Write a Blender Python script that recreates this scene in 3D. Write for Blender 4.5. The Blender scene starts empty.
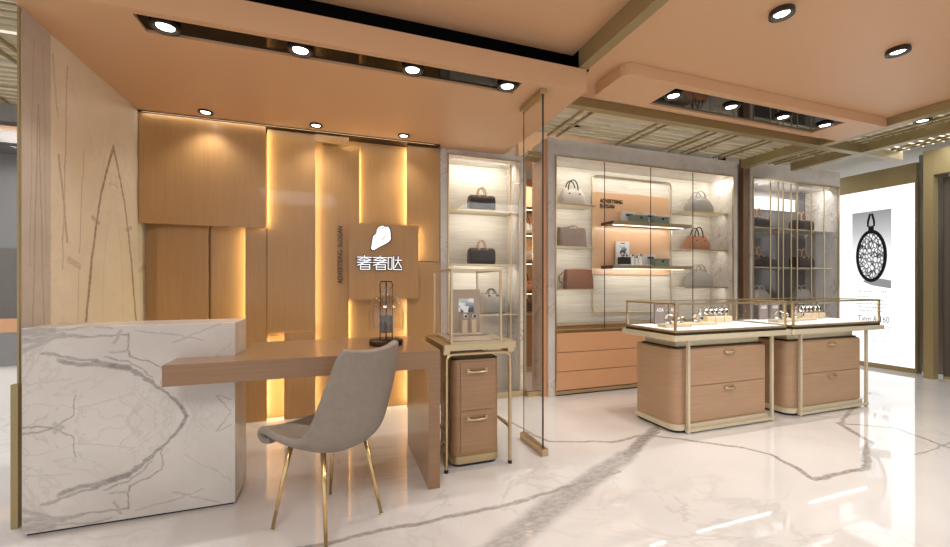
import bpy, bmesh, math, random
from mathutils import Vector, Matrix
random.seed(7)
PI = math.pi
sc = bpy.context.scene
COL = sc.collection

# ------------------------------------------------------------------ materials
class NT:
    def __init__(s, name):
        s.m = bpy.data.materials.new(name); s.m.use_nodes = True
        s.t = s.m.node_tree; s.t.nodes.clear()
        s.out = s.n('ShaderNodeOutputMaterial')
    def n(s, kind, **kw):
        nd = s.t.nodes.new(kind)
        for k, v in kw.items(): setattr(nd, k, v)
        return nd
    def l(s, a, b): s.t.links.new(a, b)
    def put(s, sock, v):
        if hasattr(v, 'is_output') or isinstance(v, bpy.types.NodeSocket): s.l(v, sock)
        else: sock.default_value = v
    def math(s, op, a, b=0.0, c=None, clamp=False):
        nd = s.n('ShaderNodeMath', operation=op, use_clamp=clamp)
        s.put(nd.inputs[0], a); s.put(nd.inputs[1], b)
        if c is not None: s.put(nd.inputs[2], c)
        return nd.outputs[0]
    def vmath(s, op, a, b=None, sc_=None):
        nd = s.n('ShaderNodeVectorMath', operation=op)
        s.put(nd.inputs[0], a)
        if b is not None: s.put(nd.inputs[1], b)
        if sc_ is not None: s.put(nd.inputs['Scale'], sc_)
        return nd.outputs['Value'] if op in ('LENGTH', 'DOT_PRODUCT', 'DISTANCE') else nd.outputs[0]
    def coord(s, scale=(1, 1, 1)):
        tc = s.n('ShaderNodeTexCoord'); mp = s.n('ShaderNodeMapping')
        s.l(tc.outputs['Object'], mp.inputs[0]); mp.inputs['Scale'].default_value = scale
        return mp.outputs[0]
    def noise(s, vec, scale=5, detail=4, rough=.5, dist=0, out='Fac'):
        nd = s.n('ShaderNodeTexNoise'); s.l(vec, nd.inputs['Vector'])
        nd.inputs['Scale'].default_value = scale; nd.inputs['Detail'].default_value = detail
        nd.inputs['Roughness'].default_value = rough; nd.inputs['Distortion'].default_value = dist
        return nd.outputs[out]
    def ramp(s, fac, stops):
        nd = s.n('ShaderNodeValToRGB'); s.l(fac, nd.inputs[0]); cr = nd.color_ramp
        while len(cr.elements) > 1: cr.elements.remove(cr.elements[-1])
        cr.elements[0].position = stops[0][0]; cr.elements[0].color = (*stops[0][1], 1)
        for p, c in stops[1:]:
            e = cr.elements.new(p); e.color = (*c, 1)
        return nd.outputs[0]
    def mix(s, fac, a, b):
        nd = s.n('ShaderNodeMix', data_type='RGBA')
        s.put(nd.inputs[0], fac)
        s.put(nd.inputs[6], a if not isinstance(a, tuple) else (*a, 1)[:4])
        s.put(nd.inputs[7], b if not isinstance(b, tuple) else (*b, 1)[:4])
        return nd.outputs[2]
    def maprange(s, v, a, b, c, d):
        nd = s.n('ShaderNodeMapRange', interpolation_type='SMOOTHSTEP')
        s.put(nd.inputs[0], v)
        for i, q in enumerate((a, b, c, d)): s.put(nd.inputs[i + 1], q)
        return nd.outputs[0]
    def bsdf(s, color, rough=.5, metal=0, bump=None, bs=.1, coat=0, spec=.5):
        p = s.n('ShaderNodeBsdfPrincipled')
        s.put(p.inputs['Base Color'], color if not isinstance(color, tuple) else (*color, 1)[:4])
        s.put(p.inputs['Roughness'], rough); p.inputs['Metallic'].default_value = metal
        p.inputs['Coat Weight'].default_value = coat; p.inputs['Coat Roughness'].default_value = .05
        p.inputs['Specular IOR Level'].default_value = spec
        if bump is not None:
            b = s.n('ShaderNodeBump'); b.inputs['Strength'].default_value = bs
            b.inputs['Distance'].default_value = .01
            s.l(bump, b.inputs['Height']); s.l(b.outputs[0], p.inputs['Normal'])
        s.l(p.outputs[0], s.out.inputs[0])
        return s.m

def srgb(r, g, b):
    f = lambda c: (c / 255 / 12.92) if c / 255 < .04045 else ((c / 255 + .055) / 1.055) ** 2.4
    return (f(r), f(g), f(b))

def plain(name, rgb, rough=.5, metal=0, var=.04, coat=0, nscale=40, bs=.03, spec=.5):
    t = NT(name); v = t.coord(); n = t.noise(v, nscale, 3)
    a = tuple(c * (1 - var) for c in rgb); b = tuple(min(1, c * (1 + var)) for c in rgb)
    return t.bsdf(t.ramp(n, [(.3, a), (.7, b)]), rough, metal, n, bs, coat, spec)

def wood(name, c1, c2, axis='z', rough=.38, coat=.15, fine=1.0):
    t = NT(name)
    s = {'h': (2.2, 2.2, 70), 'z': (60, 60, 1.6), 'x': (1.6, 60, 60), 'y': (60, 1.6, 60)}[axis]
    v = t.coord(tuple(q * fine for q in s)); n = t.noise(v, 1.6, 6, .65, .3)
    v2 = t.coord(tuple(q * .12 for q in s)); n2 = t.noise(v2, 1.0, 3)
    a = t.ramp(n, [(.25, c1), (.75, c2)])
    c = t.mix(t.math('MULTIPLY', n2, .35), a, tuple(q * .75 for q in c1))
    return t.bsdf(c, rough, 0, n, .04, coat)

def metal(name, rgb, rough=.25):
    t = NT(name); v = t.coord(); n = t.noise(v, 60, 2)
    return t.bsdf(t.ramp(n, [(.3, tuple(c * .95 for c in rgb)), (.7, rgb)]), rough, 1)

def emit(name, rgb, strength):
    t = NT(name); e = t.n('ShaderNodeEmission')
    e.inputs[0].default_value = (*rgb, 1); e.inputs[1].default_value = strength
    t.l(e.outputs[0], t.out.inputs[0]); return t.m

def glass(name, tint=(1, 1, 1), refl=1.0):
    t = NT(name)
    tr = t.n('ShaderNodeBsdfTransparent'); tr.inputs[0].default_value = (*tint, 1)
    gl = t.n('ShaderNodeBsdfGlossy'); gl.inputs['Roughness'].default_value = .01
    fr = t.n('ShaderNodeFresnel'); fr.inputs[0].default_value = 1.4
    mx = t.n('ShaderNodeMixShader')
    ge = t.n('ShaderNodeNewGeometry')
    t.l(t.math('MULTIPLY', t.math('MULTIPLY', fr.outputs[0], refl), t.math('SUBTRACT', 1.0, ge.outputs['Backfacing'])), mx.inputs[0])
    t.l(tr.outputs[0], mx.inputs[1]); t.l(gl.outputs[0], mx.inputs[2])
    t.l(mx.outputs[0], t.out.inputs[0]); return t.m

def marble(name, base, base2, vein, segs=(), plane='xy', mirror=None, rough=.12, amp=.10, nscale=2.4,
           fine=.5, stretch=(1, 1, 1), vs=3.0, coat=.3, big=.0, shift=(0, 0), streak=.6):
    """stone with a few large veins (segments in metres in the named plane) and fine natural veining"""
    t = NT(name); tc = t.n('ShaderNodeTexCoord'); sp = t.n('ShaderNodeSeparateXYZ')
    t.l(tc.outputs['Object'], sp.inputs[0])
    ax = {'x': sp.outputs[0], 'y': sp.outputs[1], 'z': sp.outputs[2]}
    a, b = ax[plane[0]], ax[plane[1]]
    if mirror:                                   # book-matched slabs
        if mirror[0] == plane[0]: a = t.math('ABSOLUTE', t.math('SUBTRACT', a, mirror[1]))
        else: b = t.math('ABSOLUTE', t.math('SUBTRACT', b, mirror[1]))
    cb = t.n('ShaderNodeCombineXYZ'); t.l(a, cb.inputs[0]); t.l(b, cb.inputs[1])
    v = cb.outputs[0]
    third = [ax[k] for k in 'xyz' if k not in plane][0]
    cb3 = t.n('ShaderNodeCombineXYZ'); t.l(a, cb3.inputs[0]); t.l(b, cb3.inputs[1]); t.l(third, cb3.inputs[2])
    vfull = t.vmath('MULTIPLY', cb3.outputs[0], stretch)
    nz = t.noise(vfull, nscale, 6, .6, 0, 'Color')
    off = t.vmath('SCALE', t.vmath('SUBTRACT', nz, (.5, .5, .5)), sc_=amp * 2)
    p = t.vmath('MULTIPLY', t.vmath('ADD', v, off), (1, 1, 0))
    wn = t.noise(vfull, 14, 4, .6)
    total = None
    for (x0, y0, x1, y1, w, k) in segs:
        x0 += shift[0]; x1 += shift[0]; y0 += shift[1]; y1 += shift[1]
        pa = t.vmath('SUBTRACT', p, (x0, y0, 0)); ba = (x1 - x0, y1 - y0, 0)
        L2 = ba[0] ** 2 + ba[1] ** 2
        h = t.math('DIVIDE', t.vmath('DOT_PRODUCT', pa, ba), L2, clamp=True)
        d = t.vmath('LENGTH', t.vmath('SUBTRACT', pa, t.vmath('SCALE', ba, sc_=h)))
        q = t.maprange(d, w * .35, w, k, 0.0)
        total = q if total is None else t.math('MAXIMUM', total, q)
    # fine veins from the zero crossings of distorted noise
    n1 = t.noise(vfull, vs, 5, .55, 1.2)
    f1 = t.maprange(t.math('ABSOLUTE', t.math('SUBTRACT', n1, .5)), 0.0, .014, fine, 0.0)
    n2 = t.noise(t.vmath('ADD', vfull, (7.3, 2.1, 4.4)), vs * .55, 6, .6, 1.6)
    f2 = t.maprange(t.math('ABSOLUTE', t.math('SUBTRACT', n2, .52)), 0.0, .02, fine * .8, 0.0)
    msk = t.noise(vfull, vs * .5, 2)
    f = t.math('MULTIPLY', t.math('MAXIMUM', f1, f2), t.maprange(msk, .42, .62, 0.0, 1.0))
    if total is not None:
        total = t.math('MULTIPLY', total, t.maprange(t.noise(t.vmath('MULTIPLY', vfull, (1, 2.5, 1)), 22, 5, .7, .6), .35, .62, streak, 1.0))
        f = t.math('MAXIMUM', f, total)
    cloud = t.noise(vfull, vs * .7, 5, .6)
    bc = t.ramp(cloud, [(.3, base2), (.65, base)])
    return t.bsdf(t.mix(f, bc, vein), rough, 0, None, 0, coat)

M = {}
M['wood'] = wood('oak_veneer_vertical', srgb(172, 130, 80), srgb(186, 145, 93), 'z')
M['wood_h'] = wood('oak_veneer_horizontal', srgb(148, 112, 78), srgb(174, 136, 100), 'h')
M['desk'] = wood('oak_desk_veneer', srgb(134, 101, 70), srgb(152, 117, 83), 'x', .28, .3)
M['counter_wood'] = wood('pale_oak_veneer', srgb(164, 130, 98), srgb(186, 151, 118), 'h', .42, .1)
M['brownwood'] = wood('brown_wood_post', srgb(112, 84, 62), srgb(140, 108, 80), 'z')
M['peach'] = plain('peach_plaster', srgb(209, 167, 129), .42, 0, .015, 0, 300, .02)
M['peach_lacquer'] = plain('peach_lacquer', srgb(216, 172, 132), .35, 0, .015, .2, 90, .01)
M['drawer_peach'] = plain('terracotta_lacquer', srgb(202, 152, 112), .35, 0, .02, .2, 90, .01)
M['gold'] = metal('champagne_gold', srgb(205, 184, 146), .3)
M['gold2'] = plain('olive_gold_paint', srgb(160, 143, 102), .38, .35, .03, 0, 80, .01)
M['gold_leg'] = metal('polished_brass', srgb(222, 190, 135), .2)
M['cream'] = plain('cream_metal', srgb(206, 194, 166), .35, .15, .02)
M['travertine'] = None
t = NT('linear_travertine'); v = t.coord((1.2, 1.2, 40)); n = t.noise(v, 2.2, 6, .6, .4)
M['travertine'] = t.bsdf(t.ramp(n, [(.3, srgb(196, 186, 168)), (.55, srgb(214, 206, 190)), (.8, srgb(226, 219, 205))]), .5, 0, n, .05)
M['black'] = plain('black_plastic', srgb(22, 20, 20), .4)
M['void'] = plain('painted_shade_black', (.004, .003, .003), .9, 0, .0, spec=.1)  # near-black colour standing in for shade in gaps and recesses
M['mirror_dark'] = metal('black_mirror', (.035, .03, .027), .03)
M['mirror_grey'] = metal('smoked_mirror', (.20, .20, .20), .03)
M['bronze'] = metal('dark_bronze', srgb(84, 68, 52), .35)
M['ring'] = plain('graphite_ring', srgb(62, 56, 52), .35, .4)
M['white'] = plain('white_paint', srgb(232, 230, 226), .5, 0, .01)
M['white_tray'] = plain('white_tray_liner', srgb(244, 243, 240), .5, 0, .01)
M['ceil_white'] = plain('off_white_plaster', srgb(214, 210, 202), .6, 0, .01)
M['glass'] = glass('clear_glass'); M['glass_edge'] = glass('smoked_glass_edge', (.55, .58, .55), .6)
M['dome'] = glass('glass_dome', (.90, .88, .85), 3.0)
M['lamp'] = emit('lamp_lens', (1, .95, .86), 14)
M['led'] = emit('warm_led_strip', (1, .88, .55), 19)
M['led_w'] = emit('neutral_led_strip', (1, .88, .70), 4)
M['led_c'] = emit('cool_led_strip', (1, .98, .95), 7)
M['panel_glow'] = emit('white_glow_panel', (1, .99, .97), 1.3)
M['sign'] = emit('glowing_white_acrylic', (1, 1, 1), 1.15)  # glow put into the white faces for brightness, no lamp behind them
M['sign_edge'] = plain('sign_return_dark', srgb(60, 28, 26), .5)
M['steel'] = metal('brushed_steel', srgb(150, 146, 142), .3)
M['dark_steel'] = plain('smoked_steel', srgb(112, 106, 100), .25, .55)
M['grey_back'] = plain('smoked_glass_back', srgb(112, 108, 106), .15, .2)
M['seat'] = plain('taupe_leather', srgb(132, 121, 110), .5, 0, .06, 0, 30, .06)
M['taupe'] = plain('taupe_felt', srgb(168, 150, 132), .7)
M['beige_block'] = plain('beige_suede', srgb(200, 180, 150), .7)
M['chrome'] = metal('polished_silver', (.8, .8, .8), .12)
M['greybox'] = plain('sage_leather_box', srgb(120, 134, 120), .5)
M['card_grey'] = plain('warm_grey_card', srgb(120, 110, 106), .6)
M['card'] = plain('grey_card', srgb(206, 202, 196), .6)
M['bag_white'] = plain('ivory_leather', srgb(222, 212, 200), .4)
M['bag_taupe'] = plain('taupe_soft_leather', srgb(160, 138, 124), .5, 0, .1, 0, 14, .2)
M['bag_brown'] = plain('cognac_leather', srgb(142, 92, 60), .42, 0, .1, 0, 16, .1)
M['bag_grey'] = plain('pale_grey_leather', srgb(158, 152, 144), .42)
M['bag_orange'] = plain('tan_orange_leather', srgb(176, 118, 82), .42)
M['bag_dark'] = plain('dark_brown_canvas', srgb(50, 36, 30), .5, 0, .15, 0, 60, .1)
M['tan'] = plain('tan_leather_trim', srgb(198, 156, 118), .5)
M['floor'] = marble('white_polished_marble', srgb(224, 221, 218), srgb(212, 208, 205), srgb(124, 117, 114), [
    (.60, 1.55, 1.17, 1.86, .11, .62), (1.17, 1.86, 1.79, 2.17, .095, .66), (1.79, 2.17, 2.34, 2.50, .055, .85), (2.34, 2.5, 2.9, 2.9, .03, .6),
    (-.9, 1.84, .47, 1.87, .022, .75), (.47, 1.87, .9, 1.89, .022, .75), (.9, 1.89, 1.6, 1.99, .022, .75),
    (1.30, 3.2, 1.42, 2.54, .020, .75), (1.42, 2.54, 1.85, 2.39, .020, .75), (1.85, 2.39, 2.30, 2.43, .022, .75),
    (2.2, 2.4, 2.63, 2.02, .024, .75), (2.63, 2.02, 2.70, 1.86, .020, .75), (2.70, 1.86, 2.60, 1.55, .024, .85), (2.60, 1.55, 3.03, 1.54, .026, .85),
    (3.03, 1.54, 3.60, 1.80, .030, .85), (3.60, 1.80, 3.82, 2.12, .030, .85), (3.82, 2.12, 4.11, 1.89, .020, .75), (4.11, 1.89, 3.95, 1.50, .020, .75),
    (3.57, 1.56, 4.3, 1.60, .010, .6), (3.8, 2.1, 5.2, 2.6, .022, .7), (4.6, 1.7, 6.0, 2.0, .022, .6), (-1.6, .9, 0.4, 1.0, .03, .4)],
    'xy', None, .035, .045, 4.0, .22, (1, 1, 1), 1.1, .5)
M['counter_marble'] = marble('book_matched_grey_marble', srgb(208, 202, 195), srgb(190, 183, 175), srgb(118, 112, 107), [
    (-1.24, .335, -1.05, .300, .009, .6), (-1.18, .305, -1.0, .262, .015, .7), (-1.05, .284, -.93, .25, .022, .85), (-.93, .25, -.79, .14, .012, .75), (-.79, .14, -.72, .05, .010, .8), (-.72, .05, -.687, 0, .012, .9),
    (-1.02, .31, -.93, .285, .007, .6), (-.93, .285, -.84, .20, .006, .5), (-.80, .245, -.79, .15, .006, .5),
    (-1.31, .43, -1.2, .44, .03, .5), (-1.31, .39, -1.16, .42, .018, .5), (-1.31, .345, -1.22, .40, .014, .45), (-1.2, .425, -1.09, .40, .012, .5), (-1.22, .44, -.98, .445, .008, .4), (-1.09, .40, -.93, .405, .007, .6), (-.93, .41, -.92, .31, .006, .7),
    (-.98, .37, -.95, .43, .008, .4), (-.92, .31, -.80, .245, .007, .6), (-1.0, .33, -.93, .33, .008, .4), (-.9, .43, -.62, .37, .006, .35), (-.75, .36, -.55, .445, .007, .3),
    (-1.31, .015, -1.2, 0, .006, .6), (-1.2, .003, -1.12, .06, .005, .6), (-1.12, .06, -1.12, .14, .005, .6), (-1.20, .02, -1.17, .0, .012, .4), (-1.3, .2, -1.14, .22, .004, .25), (-1.1, .09, -.9, .12, .004, .25), (-1.3, .12, -1.1, .08, .004, .2),
    (-.56, .09, -.50, .0, .005, .5), (-.556, .09, -.5, .06, .004, .5), (-.6, .25, -.5, .35, .004, .25), (-.7, .18, -.55, .30, .004, .2)],
    'xz', ('z', .472), .25, .034, 7, .22, (1.2, 1.2, 2.0), 2.6, .1, shift=(.9, 0), streak=.62)
M['wall_marble'] = marble('book_matched_beige_marble', srgb(228, 218, 198), srgb(216, 205, 182), srgb(128, 104, 80), [
    (0, 2.02, .14, 1.70, .016, .9), (.14, 1.70, .215, 1.42, .014, .9), (.215, 1.42, .345, .7, .016, .9), (.17, 1.50, .24, 1.52, .02, .5),
    (.0, 1.78, .05, 1.77, .006, .5), (.12, 1.2, .07, 1.5, .004, .35), (.12, 1.2, .13, .8, .004, .35), (.33, 1.9, .37, 1.3, .005, .6),
    (.37, 1.22, .47, 1.25, .03, .35), (.37, 1.22, .40, .6, .006, .5), (.48, 1.35, .55, 1.8, .012, .6), (.52, 1.2, .48, 2.3, .008, .5), (.56, 2.0, .6, 2.3, .01, .4)],
    'yz', ('y', 3.272), .35, .02, 5.0, .18, (1, 1, .35), 4.0, .1)
M['pier_marble'] = marble('grey_wood_vein_marble', srgb(196, 186, 174), srgb(182, 172, 160), srgb(140, 126, 112), [
    (0, 2.0, .02, 1.5, .006, .7), (.02, 1.5, .05, .6, .008, .6), (.035, 2.3, .06, 1.2, .004, .6)], 'yz', ('y', 2.56), .4, .012, 6.0, .15, (1, 1, .1), 6, 0)
M['surround'] = marble('veined_surround_marble', srgb(204, 198, 190), srgb(186, 175, 164), srgb(140, 126, 114), [], 'xz', None, .25, .06, 3, .6, (1, 1, .6), 3.5, .15)
M['inner_marble'] = marble('white_veined_marble', srgb(226, 218, 208), srgb(208, 200, 190), srgb(130, 120, 112), [
    ], 'yz', None, .25, .06, 3, .8, (1.6, 1, .45), 4.5, .1)
M['wood_desk_side'] = M['desk']

# ------------------------------------------------------------------ mesh helper
class MB:
    """collects solid shapes, builds them as one mesh object"""
    def __init__(s, smooth=False): s.b = bmesh.new(); s.smooth = smooth
    def box(s, x0, x1, y0, y1, z0, z1, bev=0, seg=2):
        r = bmesh.ops.create_cube(s.b, size=1)
        vs = r['verts']
        for v in vs:
            v.co = Vector(((x0 + x1) / 2 + v.co.x * (x1 - x0), (y0 + y1) / 2 + v.co.y * (y1 - y0), (z0 + z1) / 2 + v.co.z * (z1 - z0)))
        if bev:
            es = list({e for v in vs for e in v.link_edges})
            bmesh.ops.bevel(s.b, geom=es, offset=bev, segments=seg, affect='EDGES', profile=.5)
        return s
    def prism(s, pts, z0, z1, axis='z'):
        """polygon pts extruded along an axis"""
        def mk(p, h):
            return {'z': (p[0], p[1], h), 'y': (p[0], h, p[1]), 'x': (h, p[0], p[1])}[axis]
        n = len(pts)
        lo = [s.b.verts.new(mk(p, z0)) for p in pts]; hi = [s.b.verts.new(mk(p, z1)) for p in pts]
        s.b.faces.new(lo); s.b.faces.new(hi[::-1])
        for i in range(n): s.b.faces.new((lo[i], hi[i], hi[(i + 1) % n], lo[(i + 1) % n]))
        return s
    def rbox(s, x0, x1, y0, y1, z0, z1, r, n=6, corners=(1, 1, 1, 1)):
        """box with rounded vertical corners (order: x0y0, x1y0, x1y1, x0y1)"""
        pts = []
        cs = [(x0, y0, PI, 1, 1), (x1, y0, 1.5 * PI, -1, 1), (x1, y1, 0, -1, -1), (x0, y1, .5 * PI, 1, -1)]
        for (cx, cy, a0, sx, sy), on in zip(cs, corners):
            if not on: pts.append((cx, cy)); continue
            for i in range(n + 1):
                a = a0 + i / n * PI / 2
                pts.append((cx + sx * r + r * math.cos(a), cy + sy * r + r * math.sin(a)))
        return s.prism(pts, z0, z1)
    def cyl(s, p0, p1, r0, r1=None, n=16):
        r1 = r0 if r1 is None else r1
        p0 = Vector(p0); p1 = Vector(p1); d = (p1 - p0); q = d.to_track_quat('Z', 'Y').to_matrix()
        A = []; B = []
        for i in range(n):
            c = Vector((math.cos(2 * PI * i / n), math.sin(2 * PI * i / n), 0))
            A.append(s.b.verts.new(p0 + q @ (c * r0))); B.append(s.b.verts.new(p1 + q @ (c * r1)))
        s.b.faces.new(A[::-1]); s.b.faces.new(B)
        for i in range(n): s.b.faces.new((A[i], A[(i + 1) % n], B[(i + 1) % n], B[i]))
        return s
    def tube(s, pts, r, n=8, closed=False):
        pts = [Vector(p) for p in pts]; m = len(pts); rings = []
        up = None
        for i, p in enumerate(pts):
            if closed: d = pts[(i + 1) % m] - pts[i - 1]
            else: d = (pts[min(i + 1, m - 1)] - pts[max(i - 1, 0)])
            d.normalize()
            if up is None:
                up = Vector((0, 0, 1)) if abs(d.z) < .9 else Vector((1, 0, 0))
            a = d.cross(up)
            if a.length < 1e-4: a = d.orthogonal()
            a.normalize(); b = a.cross(d).normalized(); up = b
            rings.append([s.b.verts.new(p + (a * math.cos(2 * PI * k / n) + b * math.sin(2 * PI * k / n)) * r) for k in range(n)])
        R = m if closed else m - 1
        for i in range(R):
            A = rings[i]; B = rings[(i + 1) % m]
            for k in range(n): s.b.faces.new((A[k], A[(k + 1) % n], B[(k + 1) % n], B[k]))
        if not closed: s.b.faces.new(rings[0][::-1]); s.b.faces.new(rings[-1])
        return s
    def lathe(s, prof, cx=0, cy=0, n=32, cap=True):
        rings = []
        for r, z in prof:
            rings.append([s.b.verts.new((cx + r * math.cos(2 * PI * k / n), cy + r * math.sin(2 * PI * k / n), z)) for k in range(n)])
        for A, B in zip(rings, rings[1:]):
            for k in range(n): s.b.faces.new((A[k], A[(k + 1) % n], B[(k + 1) % n], B[k]))
        if cap: s.b.faces.new(rings[0][::-1]); s.b.faces.new(rings[-1])
        return s
    def loft(s, rings):
        R = [[s.b.verts.new(p) for p in r] for r in rings]
        for A, B in zip(R, R[1:]):
            n = len(A)
            for k in range(n): s.b.faces.new((A[k], A[(k + 1) % n], B[(k + 1) % n], B[k]))
        s.b.faces.new(R[0][::-1]); s.b.faces.new(R[-1])
        return s
    def build_each(s, name, mat, parent=None):
        """one object for every separate piece"""
        left = set(s.b.verts); first = None
        while left:
            st_ = [left.pop()]; isl = set(st_)
            while st_:
                for e in st_.pop().link_edges:
                    for v in e.verts:
                        if v in left: left.discard(v); isl.add(v); st_.append(v)
            q = MB(s.smooth); mp = {v: q.b.verts.new(v.co) for v in isl}
            fs = {f for v in isl for f in v.link_faces}
            for f in fs: q.b.faces.new([mp[v] for v in f.verts])
            o = q.build(name, mat, parent); first = first or o
        s.b.free(); return first
    def build(s, name, mat, parent=None, **props):
        if parent is not None:
            o0 = WL[parent.name]
            for v in s.b.verts: v.co -= o0
        bmesh.ops.recalc_face_normals(s.b, faces=s.b.faces)
        me = bpy.data.meshes.new(name); s.b.to_mesh(me); s.b.free()
        if s.smooth:
            for p in me.polygons: p.use_smooth = True
            try: me.set_sharp_from_angle(angle=math.radians(40))
            except Exception: pass
        for mm in (mat if isinstance(mat, (list, tuple)) else [mat]): me.materials.append(mm)
        o = bpy.data.objects.new(name, me); COL.objects.link(o)
        if parent is not None:
            o.parent = parent; WL[o.name] = WL[parent.name].copy()
        else: WL[o.name] = Vector((0, 0, 0))
        for k, v in props.items(): o[k] = v
        return o
WL = {}
def thing(name, loc, label, cat, group=None):
    o = bpy.data.objects.new(name, None); COL.objects.link(o); o.location = loc
    o.empty_display_size = .1
    WL[o.name] = Vector(loc); o['label'] = label; o['category'] = cat
    if group: o['group'] = group
    return o
def tag(o, label, cat, group=None):
    o['label'] = label; o['category'] = cat
    if group: o['group'] = group
    return o
def struct(name, mb, mat): return mb.build(name, mat, None, kind='structure')
def copy_tree(o, loc=None, rz=None, label=None, parent=None, group=None):
    c = o.copy(); COL.objects.link(c); WL[c.name] = Vector(loc) if loc else WL[o.name].copy()
    if parent is not None:
        c.parent = parent
    if loc is not None: c.location = loc
    if rz is not None: c.rotation_euler = (0, 0, rz)
    if label: c['label'] = label
    if group: c['group'] = group
    for ch in list(o.children): copy_tree(ch, parent=c)
    return c
def box(x0, x1, y0, y1, z0, z1, bev=0): return MB().box(x0, x1, y0, y1, z0, z1, bev)
def text_mesh(name, body, size, mat, loc, rot, parent=None, ext=.002, align='CENTER', sx=1.0):
    cu = bpy.data.curves.new(name, 'FONT'); cu.body = body; cu.size = size; cu.extrude = ext
    cu.align_x = align; cu.align_y = 'CENTER'
    ob = bpy.data.objects.new(name, cu); COL.objects.link(ob)
    dg = bpy.context.evaluated_depsgraph_get()
    me = bpy.data.meshes.new_from_object(ob.evaluated_get(dg))
    bpy.data.objects.remove(ob)
    from mathutils import Euler
    mt = Matrix.Translation(Vector(loc)) @ Euler(rot).to_matrix().to_4x4() @ Matrix.Diagonal((sx, 1, 1, 1))
    if parent is not None: mt = Matrix.Translation(-WL[parent.name]) @ mt
    me.transform(mt); me.materials.clear(); me.materials.append(mat)
    o = bpy.data.objects.new(name, me); COL.objects.link(o); WL[o.name] = Vector((0, 0, 0))
    if parent is not None: o.parent = parent
    return o
def area(name, loc, rot, sx, sy, power, col=(1, 1, 1), spread=PI):
    l = bpy.data.lights.new(name, 'AREA'); l.shape = 'RECTANGLE'; l.size = sx; l.size_y = sy
    l.energy = power; l.color = col; l.spread = spread
    o = bpy.data.objects.new(name, l); COL.objects.link(o); o.location = loc; o.rotation_euler = rot
    return o
def spot(loc, power, ang=95, blend=.7, col=(1, .95, .88), rot=(0, 0, 0), size=.03):
    l = bpy.data.lights.new('downlight_beam', 'SPOT'); l.energy = power; l.spot_size = math.radians(ang)
    l.spot_blend = blend; l.color = col; l.shadow_soft_size = size
    o = bpy.data.objects.new('downlight_beam', l); COL.objects.link(o); o.location = loc; o.rotation_euler = rot
    return o

# ------------------------------------------------------------------ camera
cam = bpy.data.cameras.new('camera'); co = bpy.data.objects.new('camera', cam); COL.objects.link(co)
co.location = (0, 0, 1.12); co.rotation_euler = (PI / 2, 0, -math.atan(139 / 403))
cam.sensor_width = 36; cam.lens = 403 / 950 * 36; cam.shift_y = 10.5 / 950; cam.clip_start = .05
sc.camera = co

# ------------------------------------------------------------------ the setting
struct('floor', box(-6, 9, -4, 9, -.1, 0), M['floor'])
# wood feature wall: backing
struct('wall_back', box(-1.396, .90, 3.745, 3.80, 0, 2.40), M['wood'])
# left marble wall and its pale end pier
struct('wall_left', box(-1.396, -1.38, 2.652, 3.744, 0, 2.40), M['wall_marble'])
struct('wall_left', box(-1.387, -1.376, 2.45, 2.650, 0, 2.40), M['pier_marble'])
struct('trim_1', box(-1.386, -1.379, 2.437, 2.449, .66, 2.40).box(-1.402, -1.376, 2.425, 2.449, 0, .66), M['gold2'])
# lower soffit above the desk, with a long slot
SY, SX, SZ = 2.29, 1.575, 2.40
m = MB(); m.box(-1.38, SX, SY, 2.33, SZ, 2.45).box(-1.38, -.91, 2.33, 2.48, SZ, 2.45).box(1.12, SX, 2.33, 2.48, SZ, 2.45)
m.box(-1.38, SX, 2.48, 3.80, SZ, 2.45).box(-1.38, SX, SY, 3.80, 2.45, 2.545)
struct('ceiling', m, M['peach'])
struct('trim_2', box(-1.375, .905, 3.60, 3.744, 2.389, 2.3995), M['bronze'])
# upper peach ceiling on the left, black boxes paint the shade of the gap behind
struct('ceiling', box(-4.5, 1.52, -3.5, 2.37, 2.67, 2.76), M['peach'])
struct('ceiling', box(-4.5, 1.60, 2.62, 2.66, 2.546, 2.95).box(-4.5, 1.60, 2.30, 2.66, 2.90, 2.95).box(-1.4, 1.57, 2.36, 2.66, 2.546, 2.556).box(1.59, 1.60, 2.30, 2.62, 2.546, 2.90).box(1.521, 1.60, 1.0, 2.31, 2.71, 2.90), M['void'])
# right peach ceiling
struct('ceiling', box(1.59, 4.55, -3.5, 2.68, 2.57, 2.68), M['peach'])
struct('trim_3', box(1.52, 1.589, -3.5, 2.30, 2.55, 2.70), M['gold2'])
struct('trim_4', box(1.58, 5.95, 2.681, 2.75, 2.50, 2.62), M['gold2'])
struct('trim_5', box(4.555, 4.65, -3.5, 2.680, 2.50, 2.62).box(4.555, 4.65, 2.751, 3.50, 2.50, 2.62), M['gold2'])
struct('trim_6', box(5.22, 5.30, -3.5, 2.680, 2.50, 2.62).box(5.22, 5.30, 2.751, 3.38, 2.50, 2.62), M['gold2'])
# dropped ceiling box with rounded corner and slot
m = MB()
m.rbox(1.78, 4.50, 2.155, 2.22, 2.53, 2.569, .055, 6, (1, 0, 0, 0))
def dropring(m):
    m.rbox(1.78, 2.25, 2.155, 2.52, 2.49, 2.569, .06, 6, (1, 0, 0, 1))
    m.box(2.25, 4.09, 2.155, 2.21, 2.49, 2.569).box(2.25, 4.09, 2.47, 2.52, 2.49, 2.569).box(4.09, 4.55, 2.155, 2.52, 2.49, 2.569)
    return m
struct('ceiling', dropring(MB()), M['peach'])
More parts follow.
